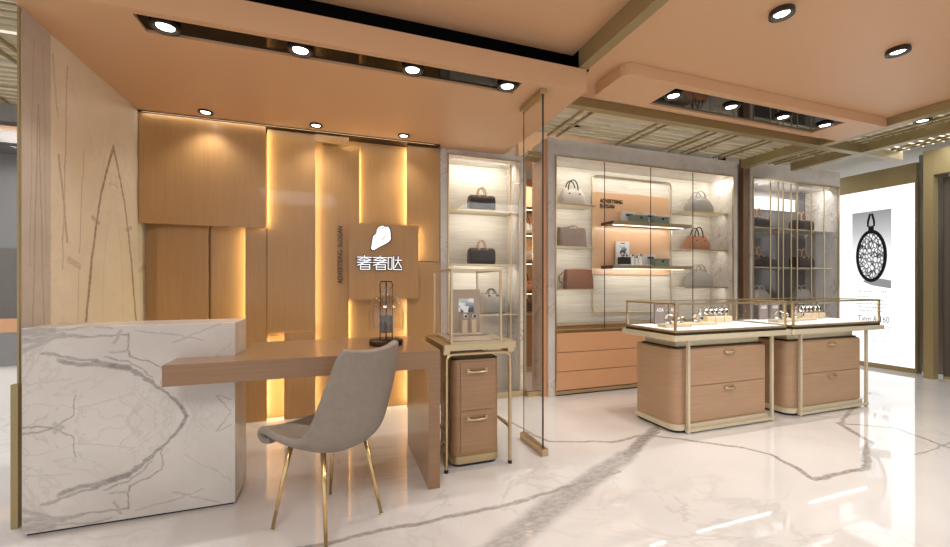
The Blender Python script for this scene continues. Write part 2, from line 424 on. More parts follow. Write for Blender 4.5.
# upper white ceiling over everything behind
struct('ceiling', box(1.61, 9, 2.685, 9, 2.84, 2.90).box(4.66, 9, -3.5, 2.684, 2.84, 2.90).box(-6, -1.40, 2.3, 9, 2.84, 2.9), M['ceil_white'])
struct('wall_far', box(-6, 9, 8.6, 8.7, 0, 2.8), M['white'])
struct('wall_right', box(7.6, 7.7, -4, 8.6, 0, 2.75), M['ceil_white'])
struct('wall_west', box(-5.3, -5.2, 2.3, 8.6, 0, 2.75), M['white'])

# ceiling mirrors in the slots
tag(box(-.908, 1.118, 2.332, 2.478, 2.414, 2.449).build('ceiling_mirror', M['mirror_dark']),
    'long black mirror strip recessed in the low soffit above the desk', 'mirror panel')
tag(box(2.252, 4.088, 2.212, 2.468, 2.505, 2.552).build('ceiling_mirror', M['mirror_grey']),
    'black mirror panel recessed in the dropped box above the glass-topped counters', 'mirror panel')

# lattice screens hung under the white ceiling
def lattice(x0, x1, y0, y1, label, dense=.076, cross=()):
    t_ = thing('ceiling_lattice', ((x0 + x1) / 2, (y0 + y1) / 2, 2.58), label, 'ceiling lattice', 'gold ceiling lattices')
    a = MB(); y = y0 + .01; k = 0
    while y < y1 - .02:
        gap = .018 if k % 5 == 3 else 0
        a.box(x0, x1, y, y + .048, 2.585, 2.60); y += dense + gap * 2; k += 1
    a.build('slat_run', M['cream'], t_)
    b = MB()
    for c in cross: b.box(c, c + .022, y0, y1, 2.57, 2.584); b.box(c + .10, c + .122, y0, y1, 2.57, 2.584)
    b.build_each('cross_bar', M['gold2'], t_)
    c_ = MB(); rnd = random.Random(int(x0 * 10))
    for i in range(int((x1 - x0) * 7)):
        xx = rnd.uniform(x0 + .05, x1 - .3); yy = y0 + rnd.randint(0, int((y1 - y0) / .105)) * .105 + .03
        if yy + .02 < y1: c_.box(xx, xx + rnd.choice((.12, .2, .3)), yy, yy + .014, 2.572, 2.584)
    c_.build_each('accent_bar', M['cream'], t_)
    return t_
lattice(1.60, 4.54, 2.76, 3.50, 'gold slatted ceiling lattice above the wide bag cabinet', cross=(1.95, 2.75, 3.35, 3.62, 4.1))
lattice(4.66, 5.21, .6, 2.67, 'gold ceiling lattice with a downlight between two beams at right', cross=(4.75, 5.0))
lattice(4.66, 5.21, 2.76, 3.46, 'small gold ceiling lattice above the glass cabinet with gold rods', cross=(4.7, 4.95))
lattice(5.31, 5.93, .6, 2.67, 'gold ceiling lattice furthest right, nearest the lit watch poster', cross=(5.45, 5.7))
lattice(-3.4, -1.48, 2.35, 4.3, 'gold slatted ceiling lattice seen past the left pier', .08, cross=(-2.6, -2.0))

# ------------------------------------------------------------------ downlights
def downlight(loc, label, group, r=.055, power=18, ang=100, h=.02, proto=[None], col=(1, .95, .88)):
    x, y, z = loc
    t_ = thing('downlight', loc, label, 'downlight', group)
    MB(True).lathe([(r * .62, z), (r * .95, z), (r, z - h * .4), (r, z - h), (r * .8, z - h * 1.05), (r * .7, z - h * .6), (r * .62, z - h * .5)], x, y, 28, False).build('ring', M['ring'], t_)
    MB(True).lathe([(0.001, z - h * .55), (r * .60, z - h * .55), (r * .60, z - h * .1), (.001, z - h * .1)], x, y, 28).build('lens', M['lamp'], t_, label='glowing white lens')
    if power: spot((x, y, z - h - .012), power * 1.7, ang, .8, col)
    return t_
g = 'downlights in the soffit slot'
for x, w in ((-.805, 'first from the left'), (-.185, 'second from the left'), (.433, 'third from the left'), (1.051, 'nearest the glass partition')):
    downlight((x, 2.405, 2.4135), 'round downlight in the black slot above the desk, ' + w, g, .064, 12, 110, .020)
g = 'small downlights in the soffit'
for x, w in ((-.915, 'above the left end of the wood wall'), (-.152, 'in the middle of the row along wood wall'), (.552, 'above the logo panel')):
    downlight((x, 3.48, 2.40), 'small recessed downlight in the soffit ' + w, g, .05, 4.5, 120, .012)
g = 'downlights in the dropped box'
for x, w in ((2.33, 'first from the left'), (2.90, 'second from the left'), (3.48, 'third from the left'), (4.00, 'furthest right')):
    downlight((x, 2.31, 2.5045), 'round downlight in the mirrored slot above the islands, ' + w, g, .062, 16, 110, .018)
downlight((2.235, 1.49, 2.57), 'black downlight on the right peach ceiling, nearer the slotted box', 'surface downlights on the right ceiling', .058, 18, 120, .028)
downlight((3.278, 1.50, 2.57), 'black downlight on the right peach ceiling, nearer the gold lattice', 'surface downlights on the right ceiling', .058, 18, 120, .028)
downlight((4.93, 2.09, 2.584), 'small downlight in the gold lattice at the upper right', None, .06, 12, 110, .02)

# ------------------------------------------------------------------ wood wall panels
YW = 3.7445
def panel(pts, depth, label, leds=()):
    """a board (outline in x,z) standing off the wall on a batten; warm led strips hide behind its edges"""
    xs_ = [p[0] for p in pts]; zs_ = [p[1] for p in pts]; x0, x1, z0, z1 = min(xs_), max(xs_), min(zs_), max(zs_)
    t_ = thing('wall_panel', ((x0 + x1) / 2, YW, z0), label, 'wall panel', 'layered wood panels of the feature wall')
    MB().prism(pts, depth, depth + .012, 'y').build('board', M['wood'], t_)
    ys = depth + .0125
    if depth < 3.72: box(x0 + .04, x0 + .075, ys, YW, z0 + .02, z1 - .02).build('batten', M['wood'], t_)
    for side, e, a, b in leds:
        if side == 'l': box(e + .006, e + .014, ys, ys + .018, a, b).build('led_strip', M['led'], t_)
        else: box(e - .014, e - .006, ys, ys + .018, a, b).build('led_strip', M['led'], t_)
    return t_
def rect(x0, x1, z0, z1): return [(x0, z0), (x1, z0), (x1, z1), (x0, z1)]
T = 2.386
panel(rect(-1.375, -.535, 1.57, T), 3.612, 'large upper left wood panel above the low panels', [('r', -.535, 1.59, 2.37)])
panel(rect(-1.29, -.955, .002, 1.60), 3.698, 'tall wood panel below the large upper left one, beside the marble wall')
panel(rect(-.945, -.68, .002, 1.60), 3.730, 'recessed narrow wood panel glowing on its right edge')
panel(rect(-.690, -.535, .002, 1.60), 3.668, 'narrow wood panel behind the marble counter end, under the large upper left panel', [('l', -.69, .02, 1.56), ('r', -.535, .02, .66)])
panel([(-.53, .725), (-.165, .725), (-.165, T), (-.53, T)], 3.660, 'full height wood panel just left of the tall glowing slot', [('r', -.165, .74, 2.30)])
panel(rect(-.405, -.165, .002, .72), 3.660, 'low wood panel beneath the desk, right of the small glowing gap', [('l', -.405, .02, .70), ('r', -.165, .02, .70)])
sp_ = panel([(-.14, .002), (.105, .002), (.105, 1.1), (.195, 1.1), (.195, 2.312), (-.14, 2.312)], 3.700, 'tall wood panel carrying the vertical slogan letters', [('r', .195, 1.66, 2.30), ('r', .105, .02, .97)])
text_mesh('slogan_lettering', 'ADVERTISING  SLOGAN', .060, M['bronze'], (.035, 3.695, 1.375), (PI / 2, -PI / 2, 0), sp_, .004, sx=.78)['label'] = 'vertical bronze slogan letters'
panel(rect(-.165, .105, 2.318, T), 3.640, 'thin short wood panel close under the soffit', [('r', .105, 2.325, 2.38)])
panel(rect(.205, .635, 1.2, T), 3.732, 'recessed upper wood panel above the logo, glowing at both edges')
panel(rect(.115, .635, .002, 1.1), 3.732, 'recessed lower wood panel behind the glass dome lamp')
panel(rect(.610, .915, 1.33, T), 3.672, 'upper right wood panel beside the bag niche', [('l', .61, 1.66, 2.37)])
panel(rect(.610, .915, .002, 1.322), 3.652, 'lower right wood panel beside the bag niche', [('l', .61, .02, .97)])
panel(rect(.105, .703, .985, 1.645), 3.604, 'square wood panel standing proud and carrying the white logo', [('r', .703, 1.345, 1.63)])

# logo sign: icon and three characters, each its own part
LY = 3.588
sg = thing('logo_sign', (.37, 3.604, 1.24), 'white self-glowing bag logo with three characters on the square wood panel', 'sign')
icon = [(.337, 1.595), (.352, 1.616), (.372, 1.624), (.393, 1.629), (.399, 1.619), (.432, 1.621), (.445, 1.60), (.452, 1.57), (.455, 1.511),
        (.435, 1.488), (.414, 1.474), (.358, 1.443), (.312, 1.415), (.298, 1.413), (.288, 1.427), (.290, 1.45), (.295, 1.477), (.300, 1.51), (.305, 1.534), (.330, 1.556), (.334, 1.575)]
cx = sum(p[0] for p in icon) / len(icon); cz = sum(p[1] for p in icon) / len(icon)
o = MB().prism(icon, LY - .004, LY, 'y').build('logo_icon', M['sign'], sg)
MB().prism([(cx + (x - cx) * 1.10, cz + (z - cz) * 1.07) for x, z in icon], LY + .0005, 3.6035, 'y').build('logo_return', M['sign_edge'], sg)
MB().tube([(.375, LY - .005, 1.50), (.392, LY - .005, 1.515), (.402, LY - .005, 1.54)], .0025).tube([(.352, LY - .005, 1.612), (.36, LY - .005, 1.598), (.385, LY - .005, 1.603), (.397, LY - .005, 1.617)], .0025).build_each('logo_line', M['sign_edge'], sg)
she = [((0, 8.8), (10, 8.8)), ((5, 10), (5, 8.8)), ((5, 8.7), (.4, 6.9)), ((5, 8.7), (9.6, 6.9)), ((1.6, 6.7), (8.4, 6.7)), ((5, 7.6), (5, 5.2)),
       ((0, 5.2), (10, 5.2)), ((9.3, 6.9), (.2, 3.1)), ((2.2, 3.7), (8.8, 3.7)), ((2.2, 3.7), (2.2, .3)), ((8.8, 3.7), (8.8, .3)), ((2.2, .3), (8.8, .3)), ((2.2, 2.0), (8.8, 2.0))]
da = [((.2, 9), (.2, .6)), ((3.0, 9), (3.0, .6)), ((.2, 9), (3.0, 9)), ((.2, .6), (3.0, .6)),
      ((4.2, 9.6), (4.2, .5)), ((4.2, .3), (10.2, .3)), ((5.2, 7.2), (10.2, 7.2)), ((7.6, 9.6), (7.4, 6)), ((7.4, 6), (5.0, 1.8)), ((7.6, 6), (10.0, 1.6))]
def glyph(strokes, x0, z0, w, h, r, y0, y1):
    m = MB()
    for (a, b), (c, d) in strokes:
        p = Vector((x0 + a * w / 10, z0 + b * h / 10)); q = Vector((x0 + c * w / 10, z0 + d * h / 10))
        u = (q - p).normalized() * r; n = Vector((-u.y, u.x))
        m.prism([tuple(p - u - n), tuple(q + u - n), tuple(q + u + n), tuple(p - u + n)], y0, y1, 'y')
    return m
for st, x0 in ((she, .172), (she, .304), (da, .430)):
    c = glyph(st, x0, 1.243, .118, .122, .0032, LY - .004, LY).build('logo_character', M['sign'], sg)
    glyph(st, x0, 1.243, .118, .122, .0078, LY + .0005, 3.6035).build('character_return', M['sign_edge'], c)

# ------------------------------------------------------------------ marble reception counter
rc = thing('reception_counter', (-.9, 2.46, 0), 'grey white book-matched marble counter block at the left end of the desk', 'counter')
box(-1.31, -.484, 2.331, 2.60, .012, .925, .002).build('counter_block', M['counter_marble'], rc)
box(-1.30, -.495, 2.345, 2.59, 0, .012).build('shadow_plinth', M['black'], rc, label='thin dark recessed plinth')

# ------------------------------------------------------------------ desk (notched round the counter front)
dk = thing('desk', (.1, 2.45, 0), 'long oak veneer desk top with one slab leg, in front of the glowing wood wall', 'desk')
MB().prism([(-.733, 2.153), (.54, 2.153), (.54, 2.83), (-.48, 2.83), (-.48, 2.328), (-.733, 2.328)], .660, .757).build('desk_top', M['desk'], dk)
box(.476, .54, 2.155, 2.82, 0, .659).build('leg', M['desk'], dk)

# ------------------------------------------------------------------ dome lamp
lp = thing('dome_lamp', (.285, 2.46, .757), 'glass dome table lamp with bronze frame standing on the desk', 'table lamp')
MB(True).lathe([(.001, .757), (.098, .757), (.1, .762), (.1, .785), (.094, .790), (.001, .790)], .285, 2.46, 40).build('base', M['bronze'], lp)
m = MB(True)
dome = [(.102, .845), (.1035, .90), (.103, .96), (.095, 1.0), (.078, 1.03), (.055, 1.052), (.036, 1.06), (.036, 1.10)]
m.lathe(dome, .285, 2.46, 40, False); m.build('glass_dome', M['dome'], lp)
m = MB(True)
for dx in (-.036, .036):
    s_ = 1 if dx > 0 else -1
    m.tube([(.285 + dx, 2.46, .790), (.285 + dx, 2.46, 1.12), (.285 + dx * .9, 2.46, 1.133), (.285 + s_ * .008, 2.46, 1.136)], .0035)
m.tube([(.285 - .03, 2.46, 1.135), (.285 + .03, 2.46, 1.135)], .0035)
m.tube([(.285, 2.46, .79), (.285, 2.46, 1.133)], .0045)
m.build('frame', M['bronze'], lp)
MB(True).lathe([(.032, .83), (.035, .83), (.035, .93), (.032, .93)], .285, 2.46, 28, True).build('inner_cylinder', plain('smoked_cylinder', srgb(96, 84, 74), .2, .3), lp)
MB(True).lathe([(.026, .93), (.028, .935), (.028, 1.05), (.026, 1.05)], .285, 2.46, 24, False).build('glass_tube', M['dome'], lp)

# ------------------------------------------------------------------ chair
def catmull(P, n):
    out = []
    P = [P[0]] + P + [P[-1]]
    for i in range(1, len(P) - 2):
        for k in range(n):
            t_ = k / n; a, b, c, d = P[i - 1], P[i], P[i + 1], P[i + 2]
            out.append(tuple(.5 * (2 * b[j] + (c[j] - a[j]) * t_ + (2 * a[j] - 5 * b[j] + 4 * c[j] - d[j]) * t_ ** 2 + (3 * b[j] - a[j] - 3 * c[j] + d[j]) * t_ ** 3) for j in range(len(b))))
    out.append(tuple(P[-2])); return out
CH = Vector((-.025, 2.02, 0)); CR = math.radians(41)
ch = thing('chair', CH, 'taupe leather bucket chair with brass legs, pulled up to the desk', 'chair')
ch.rotation_euler = (0, 0, CR)
# (y, z, halfwidth, side raise, depth curl)
prof = [(.200, .402, .175, .000), (.222, .408, .198, .010), (.222, .428, .210, .022), (.190, .436, .220, .032), (.13, .420, .228, .046), (.03, .400, .234, .060), (-.07, .388, .234, .082),
        (-.15, .400, .231, .104), (-.205, .455, .226, .104), (-.230, .55, .218, .082), (-.248, .65, .208, .058), (-.264, .735, .194, .042), (-.276, .795, .182, .032), (-.284, .835, .160, .022)]
pr = catmull(prof, 4); NV = 20
bm = bmesh.new(); rows = []
for i, (y, z, hw, rs) in enumerate(pr):
    a = pr[max(i - 1, 0)]; b = pr[min(i + 1, len(pr) - 1)]
    tx_, tz_ = b[0] - a[0], b[1] - a[1]; L = math.hypot(tx_, tz_); nx, nz = tz_ / L, -tx_ / L    # inward normal
    if nz < 0 and i < 26: pass
    ny, nzz = (nx, nz)
    row = []
    for k in range(NV + 1):
        v_ = -1 + 2 * k / NV; e = abs(v_) ** 2.6
        top = max(0, (i / (len(pr) - 1) - .85) / .15)
        zz = z + nzz * rs * e + top * (.016 * v_ ** 2)
        row.append(bm.verts.new((v_ * hw, y + ny * rs * e, zz)))
    rows.append(row)
for A, B in zip(rows, rows[1:]):
    for k in range(NV): bm.faces.new((A[k], A[k + 1], B[k + 1], B[k]))
bmesh.ops.recalc_face_normals(bm, faces=bm.faces)
me = bpy.data.meshes.new('seat_shell'); bm.to_mesh(me); bm.free(); me.materials.append(M['seat'])
for p in me.polygons: p.use_smooth = True
so = bpy.data.objects.new('seat_shell', me); COL.objects.link(so); so.parent = ch
md = so.modifiers.new('solid', 'SOLIDIFY'); md.thickness = .034; md.offset = 0
md = so.modifiers.new('sub', 'SUBSURF'); md.levels = 1; md.render_levels = 2
for sx, sy, fx, fy in ((-1, -1, -.150, -.150), (1, -1, .165, -.165), (-1, 1, -.178, .175), (1, 1, .165, .195)):
    m = MB(True); m.cyl((sx * .118, sy * .105 + .01, .408), (fx, fy, .006), .0115, .0075, 18)
    m.cyl((fx, fy, 0), (fx, fy, .0065), .008, .008, 18)
    bmv = m.b
    me_ = bpy.data.meshes.new('leg'); bmesh.ops.recalc_face_normals(bmv, faces=bmv.faces); bmv.to_mesh(me_); bmv.free(); me_.materials.append(M['gold_leg'])
    for p in me_.polygons: p.use_smooth = True
    lg = bpy.data.objects.new('leg', me_); COL.objects.link(lg); lg.parent = ch

# ------------------------------------------------------------------ slim display table with glass case, and rolling cabinet below
st = thing('display_table', (.83, 2.46, 0), 'slim gold display table with a tall glass case, at the right end of the desk', 'display table')
MB().rbox(.582, 1.065, 2.27, 2.76, .728, .765, .02).build('table_top', M['gold'], st)
for y in (2.315, 2.72):
    pts = [(.618, y, .012)]
    pts += [(.618, y, .66)] + [(.618 + .04 * (1 - math.cos(a)), y, .66 + .04 * math.sin(a) + 0) for a in (PI / 8, PI / 4, 3 * PI / 8, PI / 2)]
    pts += [(1.03 - .04 * (1 - math.cos(a)), y, .66 + .04 * math.sin(a)) for a in (PI / 2, 3 * PI / 8, PI / 4, PI / 8)] + [(1.03, y, .66), (1.03, y, .012)]
    MB(True).tube(pts, .011, 10).build('leg_frame', M['gold'], st)
    for x in (.618, 1.03):
        MB(True).cyl((x, y, 0), (x, y, .02), .014, .012).build('foot', M['black'], st)
m = MB()
for x in (.618, 1.03): m.box(x - .007, x + .007, 2.326, 2.71, .22, .235); m.box(x - .02, x + .02, 2.30, 2.735, .700, .728)
m.build_each('side_rail', M['gold'], st)
def glass_case(parent, x0, x1, y0, y1, z0, z1, r=.006, liner=True, top=True, lmat=None):
    m = MB()
    for x in (x0, x1):
        for y in (y0, y1): m.box(x - r, x + r, y - r, y + r, z0, z1)
    for z in (z0 + r, z1 - r):
        for y in (y0, y1): m.box(x0, x1, y - r * .98, y + r * .98, z - r, z + r)
        for x in (x0, x1): m.box(x - r * .98, x + r * .98, y0, y1, z - r, z + r)
    m.build('case_frame', M['gold'], parent)
    g_ = MB(); q = .003
    g_.box(x0 + r, x1 - r, y0 - q, y0 + q, z0 + 2 * r, z1 - 2 * r).box(x0 + r, x1 - r, y1 - q, y1 + q, z0 + 2 * r, z1 - 2 * r)
    g_.box(x0 - q, x0 + q, y0 + r, y1 - r, z0 + 2 * r, z1 - 2 * r).box(x1 - q, x1 + q, y0 + r, y1 - r, z0 + 2 * r, z1 - 2 * r)
    if top: g_.box(x0 + r, x1 - r, y0 + r, y1 - r, z1 - r - q, z1 - r + q)
    g_.build_each('case_glass', M['glass'], parent)
    if liner: box(x0 + r, x1 - r, y0 + r, y1 - r, z0 + .001, z0 + .016).build('case_liner', lmat or M['white_tray'], parent)
glass_case(st, .642, .955, 2.285, 2.72, .765, 1.21, lmat=M['taupe'])
# content
pb = thing('picture_display', (.79, 2.52, .782), 'taupe display board with a small wedding photo inside the tall glass case', 'display board')
box(.700, .932, 2.50, 2.60, .782, .797, .004).build('base', M['taupe'], pb)
box(.715, .925, 2.575, 2.592, .797, 1.085, .003).build('board', M['taupe'], pb)
pic = NT('wedding_photo_print')
v = pic.coord((1, 1, 1)); sp = pic.n('ShaderNodeSeparateXYZ'); pic.l(v, sp.inputs[0])
n = pic.noise(v, 26, 3); blobs = pic.maprange(n, .48, .56, 0.0, 1.0)
base = pic.ramp(pic.math('MULTIPLY', pic.math('SUBTRACT', sp.outputs[2], .17), 8), [(.0, srgb(60, 66, 84)), (.45, srgb(190, 200, 205)), (1, srgb(150, 190, 165))])
M['photo'] = pic.bsdf(pic.mix(blobs, base, srgb(235, 238, 240)), .3)
box(.772, .878, 2.572, 2.5745, .930, 1.022).build('photo', M['photo'], pb, label='small colour photo of a dark haired couple')
def ring_watch(loc, label, r=.022, group='wrist watches on display stands', tilt=0, w=.014, name='watch'):
    x, y, z = loc
    t_ = thing(name, loc, label, 'watch', group)
    m = MB(True); n = 24; rings = []
    for i in range(n):
        a = 2 * PI * i / n; ca, sa = math.cos(a), math.sin(a)
        rings.append([m.b.verts.new((x + dx, y + ca * rr * math.cos(tilt), z + r + sa * rr)) for dx, rr in ((-w / 2, r), (w / 2, r), (w / 2, r - .004), (-w / 2, r - .004))])
    for i in range(n):
        A = rings[i]; B_ = rings[(i + 1) % n]
        for k in range(4): m.b.faces.new((A[k], A[(k + 1) % 4], B_[(k + 1) % 4], B_[k]))
    m.build('bracelet', M['chrome'], t_)
    MB(True).cyl((x, y - r - .004, z + r), (x, y - r + .004, z + r), .013, .013, 20).build('case', M['chrome'], t_)
    MB(True).cyl((x, y - r - .0055, z + r), (x, y - r - .0042, z + r), .010, .010, 20).build('dial', M['black'], t_)
    return t_
for i, (x, w) in enumerate(((.80, 'left'), (.862, 'right'))):
    tag(box(x - .017, x + .017, 2.515, 2.545, .7975, .886, .002).build('watch_block', M['beige_block']),
        'beige block holding the %s watch before the wedding photo' % w, 'display block', 'beige blocks in the tall case')
    ring_watch((x, 2.53, .8865), 'silver watch on the %s block before the wedding photo' % w, .022)

rcab = thing('rolling_cabinet', (.82, 2.5, 0), 'narrow oak cabinet with two drawers under the slim gold table', 'cabinet')
X0, X1, Y0, Y1 = .668, .978, 2.355, 2.69
MB(True).rbox(X0 - .005, X1 + .005, Y0 - .005, Y1 + .005, .02, .065, .055, 8).build('base', M['gold'], rcab)
MB().rbox(X0 + .01, X1 - .01, Y0 + .01, Y1 - .01, .0, .02, .05, 8).build('plinth', M['black'], rcab)
MB(True).rbox(X0, X1, Y0, Y1, .065, .655, .05, 8).build('body', M['wood_h'], rcab)
MB(True).rbox(X0 + .012, X1 - .012, Y0 + .012, Y1 - .012, .655, .662, .045, 8).build('top_inlay', M['bronze'], rcab, label='dark bronze top')
def handle(parent, xc, y, z, w=.11, d=.018, mat=None):
    m = MB(True)
    m.tube([(xc - w / 2, y, z), (xc - w / 2, y - d * .7, z), (xc - w * .42, y - d, z - .003), (xc, y - d * 1.05, z - .004), (xc + w * .42, y - d, z - .003), (xc + w / 2, y - d * .7, z), (xc + w / 2, y, z)], .0085, 10)
    m.box(xc - w / 2 - .012, xc - w / 2 + .006, y - .006, y, z - .014, z + .014).box(xc + w / 2 - .006, xc + w / 2 + .012, y - .006, y, z - .014, z + .014)
    m.build('handle', mat or M['gold'], parent)
for z0, z1, w in ((.085, .338, 'lower'), (.346, .640, 'upper')):
    d_ = box(X0 + .05, X1 - .05, Y0 - .006, Y0 - .0005, z0, z1, .002).build('drawer', M['wood_h'], rcab)
    handle(d_, .823, Y0 - .006, z1 - (.045 if z1 < .4 else .055))

# ------------------------------------------------------------------ glass partition
gp = thing('glass_partition', (1.285, 2.48, 0), 'frameless glass partition pane between gold floor and ceiling rails', 'glass partition')
box(1.262, 1.308, 2.325, 2.66, 0, .045, .002).build('floor_rail', M['gold'], gp)
box(1.262, 1.308, 2.345, 2.66, 2.368, 2.3995, .002).build('ceiling_rail', M['gold'], gp)
box(1.280, 1.290, 2.362, 2.64, .045, 2.368).build('pane', M['glass'], gp)
box(1.281, 1.289, 2.354, 2.3615, .045, 2.368).build('edge_profile', M['black'], gp, label='dark vertical edge profile')
box(1.281, 1.289, 2.6405, 2.646, .045, 2.368).build('rear_profile', M['glass_edge'], gp)

# ------------------------------------------------------------------ bags
def supell(w, d, n, e, z, cx, cy, sag=0):
    pts = []
    for k in range(n):
        a = 2 * PI * k / n; c, s_ = math.cos(a), math.sin(a)
        pts.append((cx + w / 2 * abs(c) ** e * (1 if c >= 0 else -1), cy + d / 2 * abs(s_) ** e * (1 if s_ >= 0 else -1), z))
    return pts
def arch(x0, x1, y, z, h, r=.006, n=10, lean=0):
    xc = (x0 + x1) / 2; hw = (x1 - x0) / 2
    return [(xc - hw * math.cos(PI * i / n), y + lean * math.sin(PI * i / n), z + h * math.sin(PI * i / n) ** .8) for i in range(n + 1)]
def tote(loc, label, w, d, h, mat, hmat, topw=.8, hh=.1, group=None, bulge=1.0, name='handbag', zips=True, double=True):
    x, y, z = loc; t_ = thing(name, loc, label, 'handbag', group)
    m = MB(True); R = []
    for f, sw, sd in ((0, .93, .86), (.02, .985, .97), (.10, 1.0, 1.0), (.35, 1.0, 1.0 * bulge), (.6, (1 + topw) / 2 + .06, .82), (.85, topw + .03, .5), (.97, topw, .30), (1.0, topw - .03, .22)):
        R.append(supell(w * sw, d * sd, 36, .45, z + h * f, x, y))
    m.loft(R); m.build('body', mat, t_)
    k = 0
    for yy in ((y - d * .20, y + d * .20) if double else (y,)):
        MB(True).tube(arch(x - w * .2, x + w * .2, yy, z + h * .80, hh + h * .2), .0065).build('handle', hmat, t_)
    if zips: MB(True).box(x - w * topw * .46, x + w * topw * .46, y - .004, y + .004, z + h * .995, z + h * 1.012).build('zip', hmat, t_)
    m = MB(True)
    for s_ in (-1, 1): m.cyl((x + s_ * w * .2, y - d * .40, z + h * .62), (x + s_ * w * .2, y - d * .36, z + h * .62), .012, .012)
    m.build_each('stud', hmat, t_)
    m = MB()
    for sx in (-1, 1):
        m.box(x + sx * w * .36 - .01, x + sx * w * .36 + .01, y - d * .3, y + d * .3, z - .0005, z + .004)
    m.build_each('base_strip', hmat, t_)
    return t_
def duffel(loc, label, w, d, h, mat, hmat, group=None, hh=.075, name='duffel_bag'):
    x, y, z = loc; t_ = thing(name, loc, label, 'handbag', group)
    m = MB(True); R = []
    def sec(xx, k):
        p = []
        for i in range(28):
            a = 2 * PI * i / 28; c, s_ = math.cos(a), math.sin(a)
            yy = d / 2 * k * abs(c) ** .7 * (1 if c >= 0 else -1); zz = abs(s_) ** (.75 if s_ > 0 else .4) * (1 if s_ > 0 else -1) * h / 2 * (k if s_ > 0 else 1)
            p.append((xx, y + yy, z + h / 2 + zz))
        return p
    for f, k in ((-.5, .80), (-.485, .93), (-.45, 1.0), (-.2, 1.02), (.2, 1.02), (.45, 1.0), (.485, .93), (.5, .80)): R.append(sec(x + f * w, k))
    m.loft(R); m.build('body', mat, t_)
    for yy in (y - d * .17, y + d * .17):
        MB(True).tube(arch(x - w * .16, x + w * .16, yy, z + h * .90, hh + .02), .006).build('handle', hmat, t_)
    m = MB()
    for s_ in (-1, 1): m.box(x + s_ * w * .16 - .012, x + s_ * w * .16 + .012, y - d * .42, y - d * .22, z + h * .78, z + h * .955)
    m.build_each('handle_tab', hmat, t_)
    MB().box(x - w * .45, x + w * .45, y - .004, y + .004, z + h * .995, z + h * 1.015).build('zip', hmat, t_)
    return t_

# ------------------------------------------------------------------ small bag niche left of the passage
nc = thing('niche_cabinet', (1.36, 3.8, 0), 'narrow marble-framed bag niche with glass shelves, right of the wood wall', 'cabinet')
NX0, NX1, NY, NB = 1.00, 1.735, 3.67, 3.97
m = MB(); m.box(.925, NX0, NY, NB, 0, 2.398); m.box(NX0, NX1 + .06, NY, NB, 2.345, 2.398)
m.build('marble_frame', M['surround'], nc)
box(NX1, 1.80, NY, NB, 0, 2.345).build('side_pier', M['inner_marble'], nc)
box(.925, 1.80, NB + .001, NB + .04, 0, 2.398).build('back_panel', M['travertine'], nc)
m = MB()
for x in (NX0 - .008, NX1 - .004): m.box(x, x + .012, NY - .012, NY - .001, .0, 2.35)
m.box(NX0, NX1, NY - .012, NY - .001, 2.335, 2.347).box(1.795, 1.807, NY - .012, NY - .001, 0, 2.36)
m.box(.925, 1.81, NY - .02, NY - .001, 0, .06)
m.build_each('gold_trim', M['gold'], nc)
for z in (1.845, 1.315, .82):
    s_ = box(NX0 + .01, NX1 - .01, NY + .03, NB - .002, z - .008, z, .001).build('shelf', M['cream'], nc)
    box(NX0 + .01, NX1 - .01, NY + .022, NY + .0295, z - .012, z + .001).build('shelf_edge', M['gold'], s_)
m = MB(); m.box(1.66, 1.672, NY + .05, NY + .062, .06, 2.33); m.build('standard', M['gold'], nc)
# glass front omitted in photo except tiny fittings; keep a clear door
box(NX0 + .012, 1.725, NY - .011, NY - .006, .07, 2.33).build('glass_door', M['glass'], nc)
G = 'dark brown duffel bags'
duf = duffel((1.385, 3.82, 1.8455), 'dark brown duffel bag with tan handles on the top shelf of the narrow niche', .265, .14, .165, M['bag_dark'], M['tan'], G)
copy_tree(duf, (1.385, 3.82, 1.3155), label='dark brown duffel bag with tan handles on the middle shelf of the narrow niche')
duffel((1.50, 3.84, .8205), 'grey duffel bag on the low niche shelf, behind the tall glass case', .27, .15, .20, M['bag_grey'], M['bronze'], None, .05)

# ------------------------------------------------------------------ wide bag cabinet
mc = thing('bag_cabinet', (3.25, 3.67, 0), 'wide marble-framed display cabinet with handbags and peach panel', 'cabinet')
CX0, CX1, CY, CB = 1.985, 4.535, 3.53, 3.83
OX0, OX1, OZ0, OZ1 = 2.07, 4.452, .70, 2.392
m = MB(); m.box(CX0, OX0, CY, CB, 0, 2.575).box(OX1, CX1, CY, CB, 0, 2.575).box(OX0, OX1, CY, CB, OZ1, 2.575)
m.build('marble_frame', M['surround'], mc)
box(OX1 - .004, OX1 - .0005, CY + .003, CB - .003, OZ0, OZ1).build('inner_side', M['inner_marble'], mc, label='bright white marble inner side')
box(CX0, CX1, CB + .001, CB + .05, 0, 2.575).build('back_panel', M['travertine'], mc)
m = MB(); tr = .010
m.box(OX0 - tr, OX0 + .002, CY - .012, CY - .001, .02, OZ1 + tr).box(OX1 - .002, OX1 + tr, CY - .012, CY - .001, .02, OZ1 + tr).box(OX0, OX1, CY - .012, CY - .001, OZ1 - .002, OZ1 + tr)
m.build_each('gold_trim', M['gold'], mc)
box(OX0 + .001, OX1 - .005, CY + .0, CB - .002, .63, .655).box(OX0 + .001, OX1 - .005, CY + .05, CB - .002, .655, .698).build('ledge', M['gold'], mc)
box(OX0 + .001, OX1 - .001, CY + .02, CB - .002, .03, .63).build('base_carcass', M['drawer_peach'], mc)
for z0, z1 in ((.055, .238), (.244, .430), (.436, .626)):
    box(OX0 + .006, OX1 - .006, CY - .002, CY + .0195, z0, z1, .002).build('drawer', M['drawer_peach'], mc)
box(OX0, OX1, CY - .004, CY + .019, .015, .048).build('gold_skirting', M['gold'], mc)
